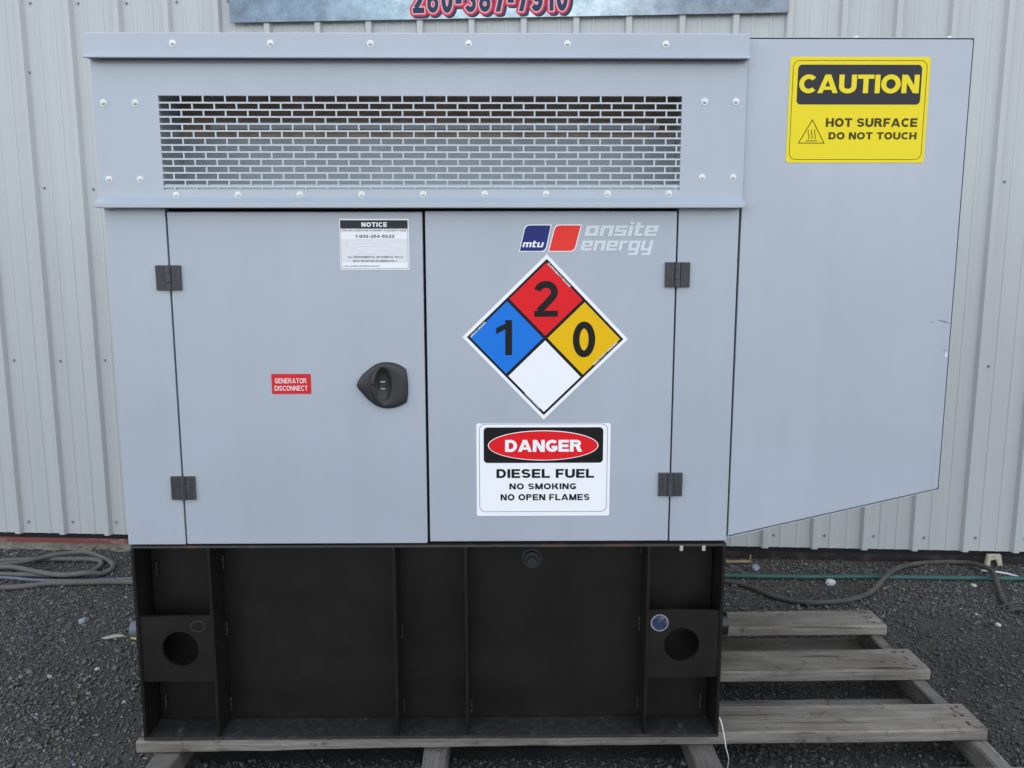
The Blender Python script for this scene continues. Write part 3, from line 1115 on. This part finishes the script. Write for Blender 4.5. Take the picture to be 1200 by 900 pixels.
layers = [(op, 0.0005), (op, -0.006), (scaled(.955), -0.0115), (scaled(.88), -0.0135), (cup(.0265, .050), -0.0140), (cup(.022, .046), -0.0125),
          (cup(.017, .039), -0.0045), (cup(.009, .024), -0.0012)]
mb = MB()
vs, fs = [], []
for P, y in layers:
    vs += [(x, y, z) for x, z in P]
for k in range(len(layers) - 1):
    for i in range(nO):
        j = (i + 1) % nO
        fs.append((k * nO + i, k * nO + j, (k + 1) * nO + j, (k + 1) * nO + i))
fs.append(tuple(range((len(layers) - 1) * nO, len(layers) * nO)))
mb.add(vs, fs)
latch = mb.build('latch', 'plastic_black', gen, smooth=True)
hp = [(425, 262), (385, 305), (358, 370), (348, 450), (360, 530), (390, 600), (435, 652)]
hp = catmull([(LX + (a - 440) * LS, -0.0135 - 0.004 * math.sin(math.pi * i / 6), LZ - (b - 455) * LS) for i, (a, b) in enumerate(hp)], 5)
MB().tube(hp, [0.0025 + 0.0045 * math.sin(math.pi * i / (len(hp) - 1)) for i in range(len(hp))], 10).build('pull_handle', 'plastic_black', latch, smooth=True)
for b in (417, 490):
    z = LZ - (b - 455) * LS
    MB().tube([(LX - .004, -0.0075, z), (LX + .0085, -0.0075, z)], 0.0011, 8).build('lock_pin', 'zinc', latch, smooth=True)
MB().cyl((LX + .0005, -0.001, LZ + .0005), (0, -1, 0), 0.009, 0.0045, 16).build('lock_core', 'plastic_black', latch, smooth=True)

# ---- air inlet section
IY = -0.012
OX0, OX1, OZ0, OZ1 = -0.855, 0.4425, 1.6345, 1.8620


def rect(x0, x1, z0, z1):
    return [(x0, z0), (x1, z0), (x1, z1), (x0, z1)]


inlet = MB().ring(rect(GX0 - .001, GX1 + .003, 1.594, 1.946), rect(OX0, OX1, OZ0, OZ1), IY, -0.0005).build('air_inlet_panel', 'grey_paint', gen)
# lower lip: sloping ledge with folded edge
lp = MB()
lp.prism([(0, 0)] * 0 or [(0, 0), (1, 0), (1, 1), (0, 1)], 0, 1) if False else None
x0, x1 = GX0 - .006, GX1 + .004
prof = [(-0.0005, 1.590), (-0.0005, 1.6150), (-0.0125, 1.6150), (-0.0365, 1.6010), (-0.0375, 1.5990), (-0.0375, 1.5890), (-0.0350, 1.5885)]
lp = MB()
n = len(prof)
lp.add([(x, y, z) for x in (x0, x1) for y, z in prof], [tuple(range(n)), tuple(range(2 * n - 1, n - 1, -1))] + [(i, (i + 1) % n, (i + 1) % n + n, i + n) for i in range(n)])
lp.build('lower_lip', 'grey_paint', inlet, bevel=0.0012)
# perforated grille: staggered slots
gm = MB()
RP, CP, BW = 0.01690, 0.05475, 0.0040
row = 0
z = OZ1
gy0, gy1 = -0.0118, -0.0096
while z > OZ0 + 0.004:
    zt = z - (0 if row == 0 else BW / 2)
    zb = max(z - RP + BW / 2, OZ0 + .0003)
    if row > 0:
        gm.box(OX0 + .0003, OX1 - .0003, gy0, gy1, z - BW / 2, z + BW / 2)
    x = OX0 + (CP if row % 2 == 0 else CP * 0.5)
    while x < OX1 - 0.004:
        gm.box(x - .0019, x + .0019, gy0, gy1, zb + .00005, zt - .00005)
        x += CP
    z -= RP
    row += 1
gm.build('grille', 'grille_paint', inlet)
# chamber seen through the grille
MB().box(OX0 - .03, OX1 + .03, 0.20, 0.204, 1.598, 1.790).build('baffle_plate', 'grey_paint_dull', gen, bevel=0.001)
MB().box(OX0 + .06, OX1 - .02, 0.168, 0.1995, 1.812, 1.831).build('baffle_ledge', 'grey_paint_dull', gen, bevel=0.002)
MB().box(OX0 - .03, OX1 + .03, 0.2045, 0.23, 1.598, 1.985).build('insulation_pad', 'insulation', gen)
MB().box(OX0 - .03, OX1 + .03, 0.002, 0.2035, 1.940, 1.985).build('insulation_pad', 'insulation', gen)
MB().box(OX0 - .034, OX0 - .0305, 0.002, 0.23, 1.598, 1.985).build('duct_side', 'grey_paint_dull', gen)
MB().box(OX1 + .0305, OX1 + .034, 0.002, 0.23, 1.598, 1.985).build('duct_side', 'grey_paint_dull', gen)
MB().box(OX0 - .03, OX1 + .03, 0.002, 0.1995, 1.598, 1.601).build('duct_floor', 'grey_paint_dull', gen)
MB().box(OX0 + .001, OX1 - .001, -0.0075, -0.0055, 1.6347, 1.6485).build('inner_ledge', 'grey_paint', gen)

# ---- top trim
prof = [(0.001, 1.9475), (0.001, 2.0045), (-0.0270, 2.0060), (-0.0290, 2.0040), (-0.0290, 1.9560), (-0.0420, 1.9480), (-0.0425, 1.9445), (-0.0400, 1.9435), (-0.0262, 1.9475)]
x0, x1 = GX0 - .004, GX1 + .001
tp = MB()
n = len(prof)
tp.add([(x, y, z) for x in (x0, x1) for y, z in prof], [tuple(range(n)), tuple(range(2 * n - 1, n - 1, -1))] + [(i, (i + 1) % n, (i + 1) % n + n, i + n) for i in range(n)])
trim = tp.build('top_trim', 'grey_paint', gen, bevel=0.0012)

# bolts
bm_ = MB().cyl((0, 0, 0), (0, -1, 0), 0.0082, 0.0016, 18).dome((0, -0.0016, 0), (0, -1, 0), 0.0060, 0.0055, 14, 4)
bolt_mesh = None


def bolt(x, y, z, parent):
    global bolt_mesh
    rot = (0, random.uniform(0, 1), 0)
    if bolt_mesh is None:
        o = bm_.build('bolt', 'zinc', parent, smooth=True, origin=(0, 0, 0))
        bolt_mesh = o.data
        pc = FRAME[parent.name]
        o.location = (x - pc[0], y - pc[1], z - pc[2])
        FRAME[o.name] = (x, y, z)
    else:
        place(bolt_mesh, 'bolt', (x, y, z), parent, rot)


for x in (-0.8048, -0.5673, -0.3251, -0.0866, 0.1546, 0.3952):
    bolt(x, -0.0288, 1.9802, trim)
for x in (-0.990, -0.9118, 0.4985, 0.5767):
    for z in (1.8460, 1.6625):
        bolt(x, IY + .0002, z + (0.003 if x > 0 else -.002), inlet)
for i in range(9):
    bolt(-0.8248 + i * 0.15506, IY + .0002, 1.6215 + i * 0.0005, inlet)

# ---- exhaust box on the right
BP = [(0.6045, 0.7160), (1.1705, 0.8480), (1.1700, 2.0060), (0.6065, 2.0060)]


def inset(poly, d):
    out = []
    n = len(poly)
    for i in range(n):
        p0, p1, p2 = Vector(poly[i - 1]), Vector(poly[i]), Vector(poly[(i + 1) % n])
        e1, e2 = (p1 - p0).normalized(), (p2 - p1).normalized()
        n1, n2 = Vector((-e1.y, e1.x)), Vector((-e2.y, e2.x))
        b = (n1 + n2).normalized()
        out.append(tuple(p1 + b * (d / b.dot(n1))))
    return out


def round_poly(poly, r, k=5):
    out = []
    n = len(poly)
    for i in range(n):
        p0, p1, p2 = Vector(poly[i - 1]), Vector(poly[i]), Vector(poly[(i + 1) % n])
        a, b = p1 + (p0 - p1).normalized() * r, p1 + (p2 - p1).normalized() * r
        for j in range(k + 1):
            u = j / k
            out.append(tuple(a * (1 - u) ** 2 + p1 * 2 * u * (1 - u) + b * u * u))
    return out


exh = MB().ring(BP, inset(BP, 0.0022), 0.001, 0.93).build('exhaust_box', 'grey_paint', gen)
MB().prism(inset(BP, 0.0023), 0.016, 0.02).build('box_gap_shade', 'gap_black', exh)  # dark plate: shade of the box interior painted behind the panel gap
fp = inset(BP, 0.0052)
fp[0], fp[3] = (0.6050, fp[0][1] - .0004), (0.6070, fp[3][1])
MB().prism(round_poly(fp, 0.006), 0.0, 0.0009).build('front_panel', 'grey_paint', exh, bevel=0.0004)
MB().box(0.604, 1.171, 0.012, 0.93, 2.0064, 2.0088).build('lid_shadow_line', 'gap_black', exh)  # painted shadow line along the box top, a near-black strip
for x in (0.8845, 1.1204):
    MB().dome((x, 0.03, 2.0088), (0, 0, 1), 0.009, 0.008, 14, 4).build('bolt', 'zinc', exh, smooth=True)
sc = MB()
for (a, b, w) in (((1.128, 1.3055), (1.150, 1.3005), .0016), ((1.140, 1.3035), (1.1635, 1.2960), .0026), ((1.108, 1.3010), (1.120, 1.2985), .0012), ((1.150, 1.226), (1.163, 1.2245), .0014)):
    d = Vector((b[0] - a[0], b[1] - a[1])).normalized()
    nn = Vector((-d.y, d.x)) * w
    mid = ((a[0] + b[0]) / 2, (a[1] + b[1]) / 2)
    sc.prism([a, (mid[0] - nn.x, mid[1] - nn.y), b, (mid[0] + nn.x, mid[1] + nn.y)], -0.0004, 0.0004)
sc.build('scratch', 'scratch_dark', exh)
MB().prism([(1.1560, 1.2080), (1.1625, 1.2075), (1.1630, 1.2185), (1.1575, 1.2195)], -0.0004, 0.0004).build('paint_chip', 'scratch_white', exh)


# ================================================================== signs on the machine
def sign_frame(x0, ztop):
    return lambda u, v: (x0 + u, ztop - v)


# ---- CAUTION
cx0, cx1, cz1, cz0 = 0.7120, 1.0627, 1.9588, 1.7032
caution = MB().prism(rr(cx0, cx1, cz0, cz1, .007), -0.0010, 0.0008).build('caution_sign', 'yellow_ink', gen)
tag(caution, 'yellow hot surface caution sign')
MB().ring(rr(cx0 + .0072, cx1 - .0075, cz0 + .0072, cz1 - .0080, .017), rr(cx0 + .0085, cx1 - .0088, cz0 + .0085, cz1 - .0093, .0158), -0.0013, -0.0008).build('border_line', 'olive_ink', caution)
MB().prism(rr(cx0 + .0200, cx1 - .0205, cz1 - .1140, cz1 - .0187, .010), -0.0014, -0.0008).build('header_panel', 'charcoal_ink', caution)
t = MB()
heavy_text(t, 'CAUTION', cx0 + .0240, cx1 - .0255, cz1 - .0868, cz1 - .0426, -0.0018, w=0.25, gap=0.05)
t.build('header_lettering', 'yellow_ink', caution, recalc=False)
t = MB()
heavy_text(t, 'HOT SURFACE', cx0 + .0965, cx0 + .3275, cz1 - .1680, cz1 - .1470, -0.0014, w=0.25, gap=0.10)
heavy_text(t, 'DO NOT TOUCH', cx0 + .1050, cx0 + .3278, cz1 - .1985, cz1 - .1810, -0.0014, w=0.25, gap=0.10)
t.build('lettering', 'olive_ink', caution, recalc=False)
t = MB()
tri_o = [(cx0 + .0283, cz1 - .2085), (cx0 + .0963, cz1 - .2085), (cx0 + .0623, cz1 - .1490)]
t.ring(tri_o, inset(tri_o, .0019), -0.0014, -0.0009)
t.box(cx0 + .0480, cx0 + .0770, -0.0014, -0.0009, cz1 - .2030, cz1 - .2012)
for k in range(3):
    bx = cx0 + .0545 + k * .0080
    L_, R_ = [], []
    for i in range(13):
        u = i / 12
        zz = cz1 - .1980 + u * .0235
        xx = bx + .0016 * math.sin(u * 2 * math.pi)
        L_.append((xx - .0009, -0.0014, zz))
        R_.append((xx + .0009, -0.0014, zz))
    t.add(L_ + R_, [(i, 13 + i, 14 + i, i + 1) for i in range(12)])
t.build('heat_symbol', 'olive_ink', caution, recalc=False)

# ---- DANGER
dx0, dx1, dz1, dz0 = -0.0755, 0.2807, 1.0328, 0.7797
danger = MB().prism(rr(dx0, dx1, dz0, dz1, .006), -0.0010, 0.0008).build('danger_sign', 'white_ink', gen)
tag(danger, 'white diesel fuel danger sign')
MB().ring(rr(dx0 + .0075, dx1 - .0075, dz0 + .0112, dz1 - .0012, .016), rr(dx0 + .0085, dx1 - .0085, dz0 + .0122, dz1 - .0022, .0152), -0.0013, -0.0008).build('border_line', 'black_ink', danger)
MB().prism(rr(dx0 + .0194, dx1 - .0194, dz1 - .1070, dz1 - .0105, .010), -0.0014, -0.0008).build('header_panel', 'black_ink', danger)
ec = (dx0 + .1775, dz1 - .0595)
MB().prism(ell(*ec, .1468, .0408, 72), -0.0018, -0.0012).build('oval_rim', 'white_ink', danger)
MB().prism(ell(*ec, .1445, .0388, 72), -0.0022, -0.0015).build('oval', 'red_ink', danger)
t = MB()
heavy_text(t, 'DANGER', dx0 + .0762, dx0 + .2812, dz1 - .0764, dz1 - .0441, -0.0027, w=0.26, gap=0.06)
t.build('header_lettering', 'white_ink', danger, recalc=False)
t = MB()
heavy_text(t, 'DIESEL FUEL', dx0 + .0530, dx0 + .3138, dz1 - .1482, dz1 - .1238, -0.0014, w=0.25, gap=0.11)
heavy_text(t, 'NO SMOKING', dx0 + .0875, dx0 + .2662, dz1 - .1796, dz1 - .1632, -0.0014, w=0.24, gap=0.13)
heavy_text(t, 'NO OPEN FLAMES', dx0 + .0640, dx0 + .3027, dz1 - .2100, dz1 - .1928, -0.0014, w=0.24, gap=0.13)
t.build('lettering', 'black_ink', danger, recalc=False)

# ---- fire diamond
DC = (0.1058, 1.2590)
HD = 0.2160
RT = math.radians(-0.8)


def dia(cx, cz, h):
    out = []
    for a in (-90, 0, 90, 180):
        t_ = math.radians(a) + RT
        out.append((cx + h * math.cos(t_), cz + h * math.sin(t_)))
    return out


def dpt(u, v):
    c, s = math.cos(RT), math.sin(RT)
    return (DC[0] + (u * c - v * s), DC[1] + (u * s + v * c))


fire = MB().prism(dia(*DC, HD), -0.0010, 0.0008).build('hazard_diamond', 'white_ink', gen)
tag(fire, 'four coloured hazard diamond with numbers one, two and zero')
MB().prism(dia(*DC, HD * .944), -0.0014, -0.0008).build('black_ground', 'black_ink', fire)
off_ = HD * .4655
qs = HD * .438
for nm_, mt, (u, v) in (('red_quarter', 'red_ink', (0, off_)), ('blue_quarter', 'blue_ink', (-off_, 0)), ('yellow_quarter', 'amber_ink', (off_, 0)), ('white_quarter', 'white_ink', (0, -off_))):
    MB().prism(dia(*dpt(u, v), qs), -0.0018, -0.0012).build(nm_, mt, fire)
K = 0.000503


def zbox(a0, a1, b0, b1):
    return (DC[0] + (a0 - 457) * K, DC[0] + (a1 - 457) * K, DC[1] + (464 - b1) * K, DC[1] + (464 - b0) * K)


for ch, bx in (('2', (398, 521, 172, 353)), ('1', (203, 285, 370, 552)), ('0', (600, 716, 380, 562))):
    t = MB()
    heavy_text(t, ch, *zbox(*bx), -0.0023, w=0.195)
    t.build('number', 'black_ink', fire, recalc=False)
t = MB()
for body, (u, v), ang, ln in (('FLAMMABILITY HAZARD', (.033, .163), -45, .082), ('HEALTH HAZARD', (-.175, .0205), 45, .054), ('SPECIFIC HAZARD', (-.030, -.1655), -45, .056), ('REACTIVITY HAZARD', (.158, -.0375), 45, .085)):
    c = dpt(u, v)
    add_text(t, body, c[0] - ln / 2, c[0] + ln / 2, c[1] - .0024, c[1] + .0024, -0.0021, bold=0.02, rot=math.radians(ang) + RT)
t.build('small_lettering', 'white_ink', fire, recalc=False)

# ---- notice sticker
nx0, nx1, nz1, nz0 = -0.4205, -0.2437, 1.5640, 1.4358
notice = MB().prism(rr(nx0, nx1, nz0, nz1, .0015), -0.0008, 0.0008).build('notice_sticker', 'white_ink', gen)
tag(notice, 'small faded white notice sticker with black heading')
MB().prism(rect(nx0 + .0022, nx1 - .0028, nz1 - .0242, nz1 - .0036), -0.0011, -0.0006).build('header_panel', 'charcoal_ink', notice)
MB().prism(rect(nx0 + .0040, nx1 - .0035, nz1 - .1105, nz1 - .0505), -0.0010, -0.0006).build('faded_panel', 'faded_ink', notice)
MB().ring(rect(nx0 + .0022, nx1 - .0028, nz0 + .0030, nz1 - .0246), rect(nx0 + .0028, nx1 - .0034, nz0 + .0037, nz1 - .0252), -0.00125, -0.0007).build('border_line', 'charcoal_ink', notice)
t = MB()
heavy_text(t, 'NOTICE', nx0 + .0565, nx0 + .1215, nz1 - .0203, nz1 - .0088, -0.0015, w=0.26, gap=0.14)
t.build('white_lettering', 'white_ink', notice, recalc=False)
t = MB()
for k, (a, b) in enumerate(((.024, .150), (.024, .152), (.042, .134), (.066, .108))):
    zz = nz1 - .0590 - k * .0085
    t.box(nx0 + a, nx0 + b, -0.0014, -0.0009, zz - .0012, zz + .0012)
t.build('faded_rows', 'faint_ink', notice, recalc=False)
t = MB()
heavy_text(t, 'FOR SITE ACCESS OR TO REPORT A SECURITY ISSUE', nx0 + .0070, nx0 + .1700, nz1 - .0314, nz1 - .0274, -0.0014, w=0.165, gap=0.16)
heavy_text(t, '1-800-264-6620', nx0 + .0395, nx0 + .1395, nz1 - .0480, nz1 - .0398, -0.0014, w=0.165, gap=0.16)
heavy_text(t, 'ALL ENVIRONMENTAL OR CHEMICAL SPILLS', nx0 + .0190, nx0 + .1610, nz1 - .0985, nz1 - .0937, -0.0014, w=0.165, gap=0.16)
heavy_text(t, 'MUST BE REPORTED IMMEDIATELY', nx0 + .0330, nx0 + .1450, nz1 - .1085, nz1 - .1037, -0.0014, w=0.165, gap=0.16)
heavy_text(t, 'FOR CLEANUP SERVICES CONTACT', nx0 + .0080, nx0 + .1000, nz1 - .1207, nz1 - .1173, -0.0014, w=0.165, gap=0.16)
t.build('lettering', 'charcoal_ink', notice, recalc=False)

# ---- red disconnect label
lx0, lx1, lz1, lz0 = -0.6102, -0.5074, 1.1660, 1.1130
lab = MB().prism(rr(lx0, lx1, lz0, lz1, .0012), -0.0008, 0.0008).build('disconnect_label', 'label_red', gen)
tag(lab, 'small red generator disconnect label')
t = MB()
heavy_text(t, 'GENERATOR', lx0 + .0090, lx0 + .0915, lz1 - .0245, lz1 - .0115, -0.0013, w=0.155, gap=0.15)
heavy_text(t, 'DISCONNECT', lx0 + .0075, lx0 + .0935, lz1 - .0440, lz1 - .0312, -0.0013, w=0.155, gap=0.15)
t.build('lettering', 'white_ink', lab, recalc=False)

# ---- maker's logo
def lz(u, v):
    return (0.0196 + .000361 * u, 1.5777 - .000361 * v)


def para(p, y0, y1, name, mt, par):
    P = [lz(*q) for q in p]            # bottom left, bottom right, top right, top left
    out = []
    for i, r in enumerate((.0005, .012, .0005, .012)):
        p0, p1, p2 = Vector(P[i - 1]), Vector(P[i]), Vector(P[(i + 1) % 4])
        r = max(r, .0015)
        a, b = p1 + (p0 - p1).normalized() * r, p1 + (p2 - p1).normalized() * r
        for j in range(6):
            u = j / 5
            out.append(tuple(a * (1 - u) ** 2 + p1 * 2 * u * (1 - u) + b * u * u))
    return MB().prism(out, y0, y1).build(name, mt, par)


logo = para([(48, 268), (240, 268), (281, 78), (92, 78)], -0.0008, 0.0008, 'logo', 'white_ink', gen)
tag(logo, 'blue and red slanted maker emblem with pale lettering')
para([(55, 262), (235, 262), (273, 84), (97, 84)], -0.0012, -0.0006, 'blue_field', 'logo_blue', logo)
para([(255, 268), (447, 268), (494, 78), (303, 78)], -0.0008, 0.0008, 'red_rim', 'white_ink', logo)
para([(262, 262), (441, 262), (486, 84), (309, 84)], -0.0012, -0.0006, 'red_field', 'logo_red', logo)
t = MB()
p0, p1 = lz(72, 236), lz(226, 236)
block_text(t, 'mtu', p0[0], p1[0], p0[1], .000361 * 34, -0.0017, slant=0.28, gap=.16)
t.build('emblem_lettering', 'white_ink', logo, recalc=False)
t = MB()
p0, p1 = lz(512, 158), lz(1040, 158)
block_text(t, 'onsite', p0[0], p1[0], p0[1], .000361 * 73, -0.0010, slant=0.24)
p0, p1 = lz(484, 260), lz(1006, 260)
block_text(t, 'energy', p0[0], p1[0], p0[1], .000361 * 70, -0.0010, slant=0.24)
t.build('lettering', 'logo_pale', logo, recalc=False)

# ================================================================== hoses
lp_ = [(-1.2, 1.40), (-1.531, 1.42), (-1.699, 1.422), (-1.844, 1.423), (-1.995, 1.415), (-2.095, 1.406), (-2.155, 1.38), (-2.27, 1.362), (-2.443, 1.365), (-2.628, 1.462), (-2.608, 1.576), (-2.418, 1.596),
       (-2.349, 1.617), (-2.293, 1.661), (-2.232, 1.722), (-2.162, 1.752), (-2.087, 1.762), (-2.001, 1.734), (-1.915, 1.657), (-1.882, 1.59), (-1.895, 1.526), (-1.95, 1.485), (-2.042, 1.466), (-2.141, 1.487),
       (-2.245, 1.53), (-2.329, 1.563), (-2.397, 1.568), (-2.56, 1.572), (-2.686, 1.632), (-2.633, 1.69), (-2.474, 1.698), (-2.32, 1.712), (-2.225, 1.715), (-2.103, 1.712), (-2.035, 1.708), (-1.98, 1.68),
       (-1.953, 1.602), (-1.972, 1.532), (-2.045, 1.51), (-2.141, 1.508), (-2.251, 1.512), (-2.378, 1.522), (-2.531, 1.515), (-2.9, 1.53)]
pts = []
for i, (x, y) in enumerate(lp_):
    z = 0.016
    if 11 <= i <= 16 or 21 <= i <= 27:
        z = 0.034
    pts.append((x, y, z))
o = MB().tube(catmull(pts, 6), 0.0118, 10).build('hose', 'hose_grey', smooth=True)
tag(o, 'grey brown hose lying in flattened loops on the gravel by the wall', 'hose', 'hoses on the ground')
o = MB().tube(catmull([(x, y, .013) for x, y in ((-2.9, 1.47), (-2.484, 1.490), (-2.364, 1.488), (-2.278, 1.478), (-2.159, 1.453), (-1.966, 1.445), (-1.833, 1.455), (-1.723, 1.466), (-1.5, 1.485), (-1.2, 1.5))], 6), 0.0085, 10).build('hose', 'hose_slate', smooth=True)
tag(o, 'thin slate blue hose beside the grey looped hose', 'hose', 'hoses on the ground')
o = MB().tube(catmull([(0.5, 1.42, .014), (0.9, 1.434, .014), (1.008, 1.408, .014), (1.101, 1.347, .014), (1.156, 1.258, .014), (1.227, 1.196, .014), (1.306, 1.168, .014), (1.397, 1.172, .014), (1.502, 1.199, .014), (1.618, 1.271, .016),
                       (1.736, 1.39, .034), (1.80, 1.452, .04), (1.867, 1.515, .034), (1.994, 1.608, .016), (2.099, 1.632, .014), (2.193, 1.628, .016), (2.254, 1.568, .03), (2.262, 1.44, .042), (2.211, 1.307, .02), (2.150, 1.17, .015),
                       (2.150, 1.105, .014), (2.195, 1.079, .014), (2.30, 1.045, .014), (2.7, 1.0, .014)], 6), 0.0112, 10).build('hose', 'hose_brown', smooth=True)
tag(o, 'brown grey hose curving over the gravel behind the pallet', 'hose', 'hoses on the ground')
o = MB().tube(catmull([(0.4, 1.49, .0125), (0.833, 1.486, .0125), (0.991, 1.477, .0125), (1.345, 1.458, .0125), (1.701, 1.452, .0125), (2.052, 1.437, .0125), (2.402, 1.423, .0125), (2.9, 1.40, .0125)], 8), 0.0120, 10).build('garden_hose', 'hose_green', smooth=True)
tag(o, 'green garden hose stretched straight along the foot of the wall', 'hose', 'hoses on the ground')
# frayed end of rope by the brown hose
mb = MB()
for k in range(9):
    a = random.uniform(-0.5, 0.9)
    p = Vector((2.12 + random.uniform(-.03, .05), 1.10 + random.uniform(-.03, .03), .012))
    q = p + Vector((math.cos(a), -0.3 * math.sin(a) - .1, 0)) * random.uniform(.06, .16)
    mb.tube(catmull([p, (p + q) / 2 + Vector((0, random.uniform(-.02, .02), .018)), q], 4), 0.003, 5)
o = mb.build('rope_scrap', 'hose_brown', smooth=True)
tag(o, 'frayed brown rope scrap beside the end of the curved hose', 'rope')

# white wire hanging at the tank's corner
o = MB().tube(catmull([(0.606, 0.03, 0.150), (0.603, 0.012, 0.185), (0.605, -0.004, 0.180), (0.610, -0.010, 0.160), (0.615, -0.012, 0.132), (0.620, -0.012, 0.104), (0.628, -0.012, 0.072), (0.624, -0.018, 0.03), (0.632, -0.04, 0.005)], 6), 0.0016, 8).build('wire', 'wire_white', smooth=True)
tag(o, 'thin white wire dangling over the pallet at the tank corner', 'wire')


# ================================================================== litter on the ground
def pebble(name, loc, sx, sy, sz, mt, label, cat, seed, group=None):
    r = random.Random(seed)
    bm = bmesh.new()
    bmesh.ops.create_icosphere(bm, subdivisions=2, radius=1)
    for v in bm.verts:
        v.co *= 1 + r.uniform(-.16, .16)
        v.co = Vector((v.co.x * sx, v.co.y * sy, v.co.z * sz))
    me = bpy.data.meshes.new(name)
    bm.to_mesh(me)
    bm.free()
    me.materials.append(MATS[mt])
    o = place(me, name, (loc[0], loc[1], sz * .6), None, (0, 0, r.uniform(0, 3)))
    return tag(o, label, cat, group)


pebble('white_stone', (1.49, 1.395), .026, .018, .016, 'white_stone', 'white stone in front of the green garden hose', 'stone', 1, 'pale stones')
pebble('grey_stone', (1.201, 1.573), .030, .02, .018, 'grey_stone', 'bluish grey stone between the wall and the green hose', 'stone', 2, 'pale stones')
pebble('white_stone', (2.134, 1.366), .014, .010, .009, 'white_stone', 'small white chip inside the arch of the brown hose', 'stone', 3, 'pale stones')
pebble('white_stone', (1.999, 0.964), .012, .009, .008, 'white_stone', 'small white chip on open gravel right of the pallet', 'stone', 4, 'pale stones')
pebble('grey_stone', (-1.728, 1.035), .022, .016, .013, 'grey_stone', 'bluish grey stone on the gravel left of the tank', 'stone', 5, 'pale stones')
pebble('white_stone', (-1.618, 0.592), .017, .008, .006, 'leaf_dry', 'pale flat chip on the gravel at lower left', 'stone', 6, 'pale stones')
pebble('white_stone', (-1.476, 0.646), .006, .010, .006, 'white_stone', 'tiny upright white chip left of the tank', 'stone', 7, 'pale stones')
mb = MB()
mb.box(1.079, 1.203, 1.640, 1.650, 0.012, 0.022)
mb.box(1.196, 1.202, 1.642, 1.648, 0.0225, 0.05)
tag(mb.build('wood_stick', 'straw', bevel=0.001), 'thin straw coloured stick lying at the foot of the wall', 'stick')
# arch shaped wood scrap leaning at the wall
arch = [(-.042, 0), (-.020, 0), (-.018, .030), (.008, .034), (.020, 0), (.042, 0), (.030, .058), (-.034, .058)]
o = MB().prism([(2.372 + a, .004 + b) for a, b in arch], 1.60, 1.618).build('wood_scrap', 'cream_wood', bevel=0.002)
tag(o, 'cream notched scrap of wood standing against the wall', 'wood scrap')
o = MB().tube(catmull([(2.266, 1.529, .012), (2.31, 1.50, .018), (2.36, 1.475, .016), (2.40, 1.45, .01)], 5), .0045, 6).build('plastic_strip', 'faded_ink', smooth=True)
tag(o, 'thin pale strip of plastic near the cream wood scrap', 'strip')


def leaf(loc, L_, W_, rz, mt, label):
    n = 10
    up, dn = [], []
    for i in range(n + 1):
        u = i / n
        w = W_ * math.sin(math.pi * u) ** 0.7
        z = .008 + .010 * math.sin(u * 3) * u
        up.append(((u - .5) * L_, w, z + .004))
        dn.append(((u - .5) * L_, -w, z))
    mb = MB().add(up + dn, [(i, n + 1 + i, n + 2 + i, i + 1) for i in range(n)])
    o = mb.build('leaf', mt, recalc=False, origin=(0, 0, 0))
    s = o.modifiers.new('thickness', 'SOLIDIFY')
    s.thickness = 0.0008
    o.location = (loc[0], loc[1], 0.004)
    o.rotation_euler = (0, 0, rz)
    tag(o, label, 'leaf', 'fallen leaves')


leaf((-1.528, 0.874), .085, .011, 0.15, 'leaf_dry', 'long pale dry leaf on the gravel beside the tank')
leaf((-1.445, 0.862), .035, .009, -0.6, 'leaf_yellow', 'small yellow leaf against the left side of the tank')
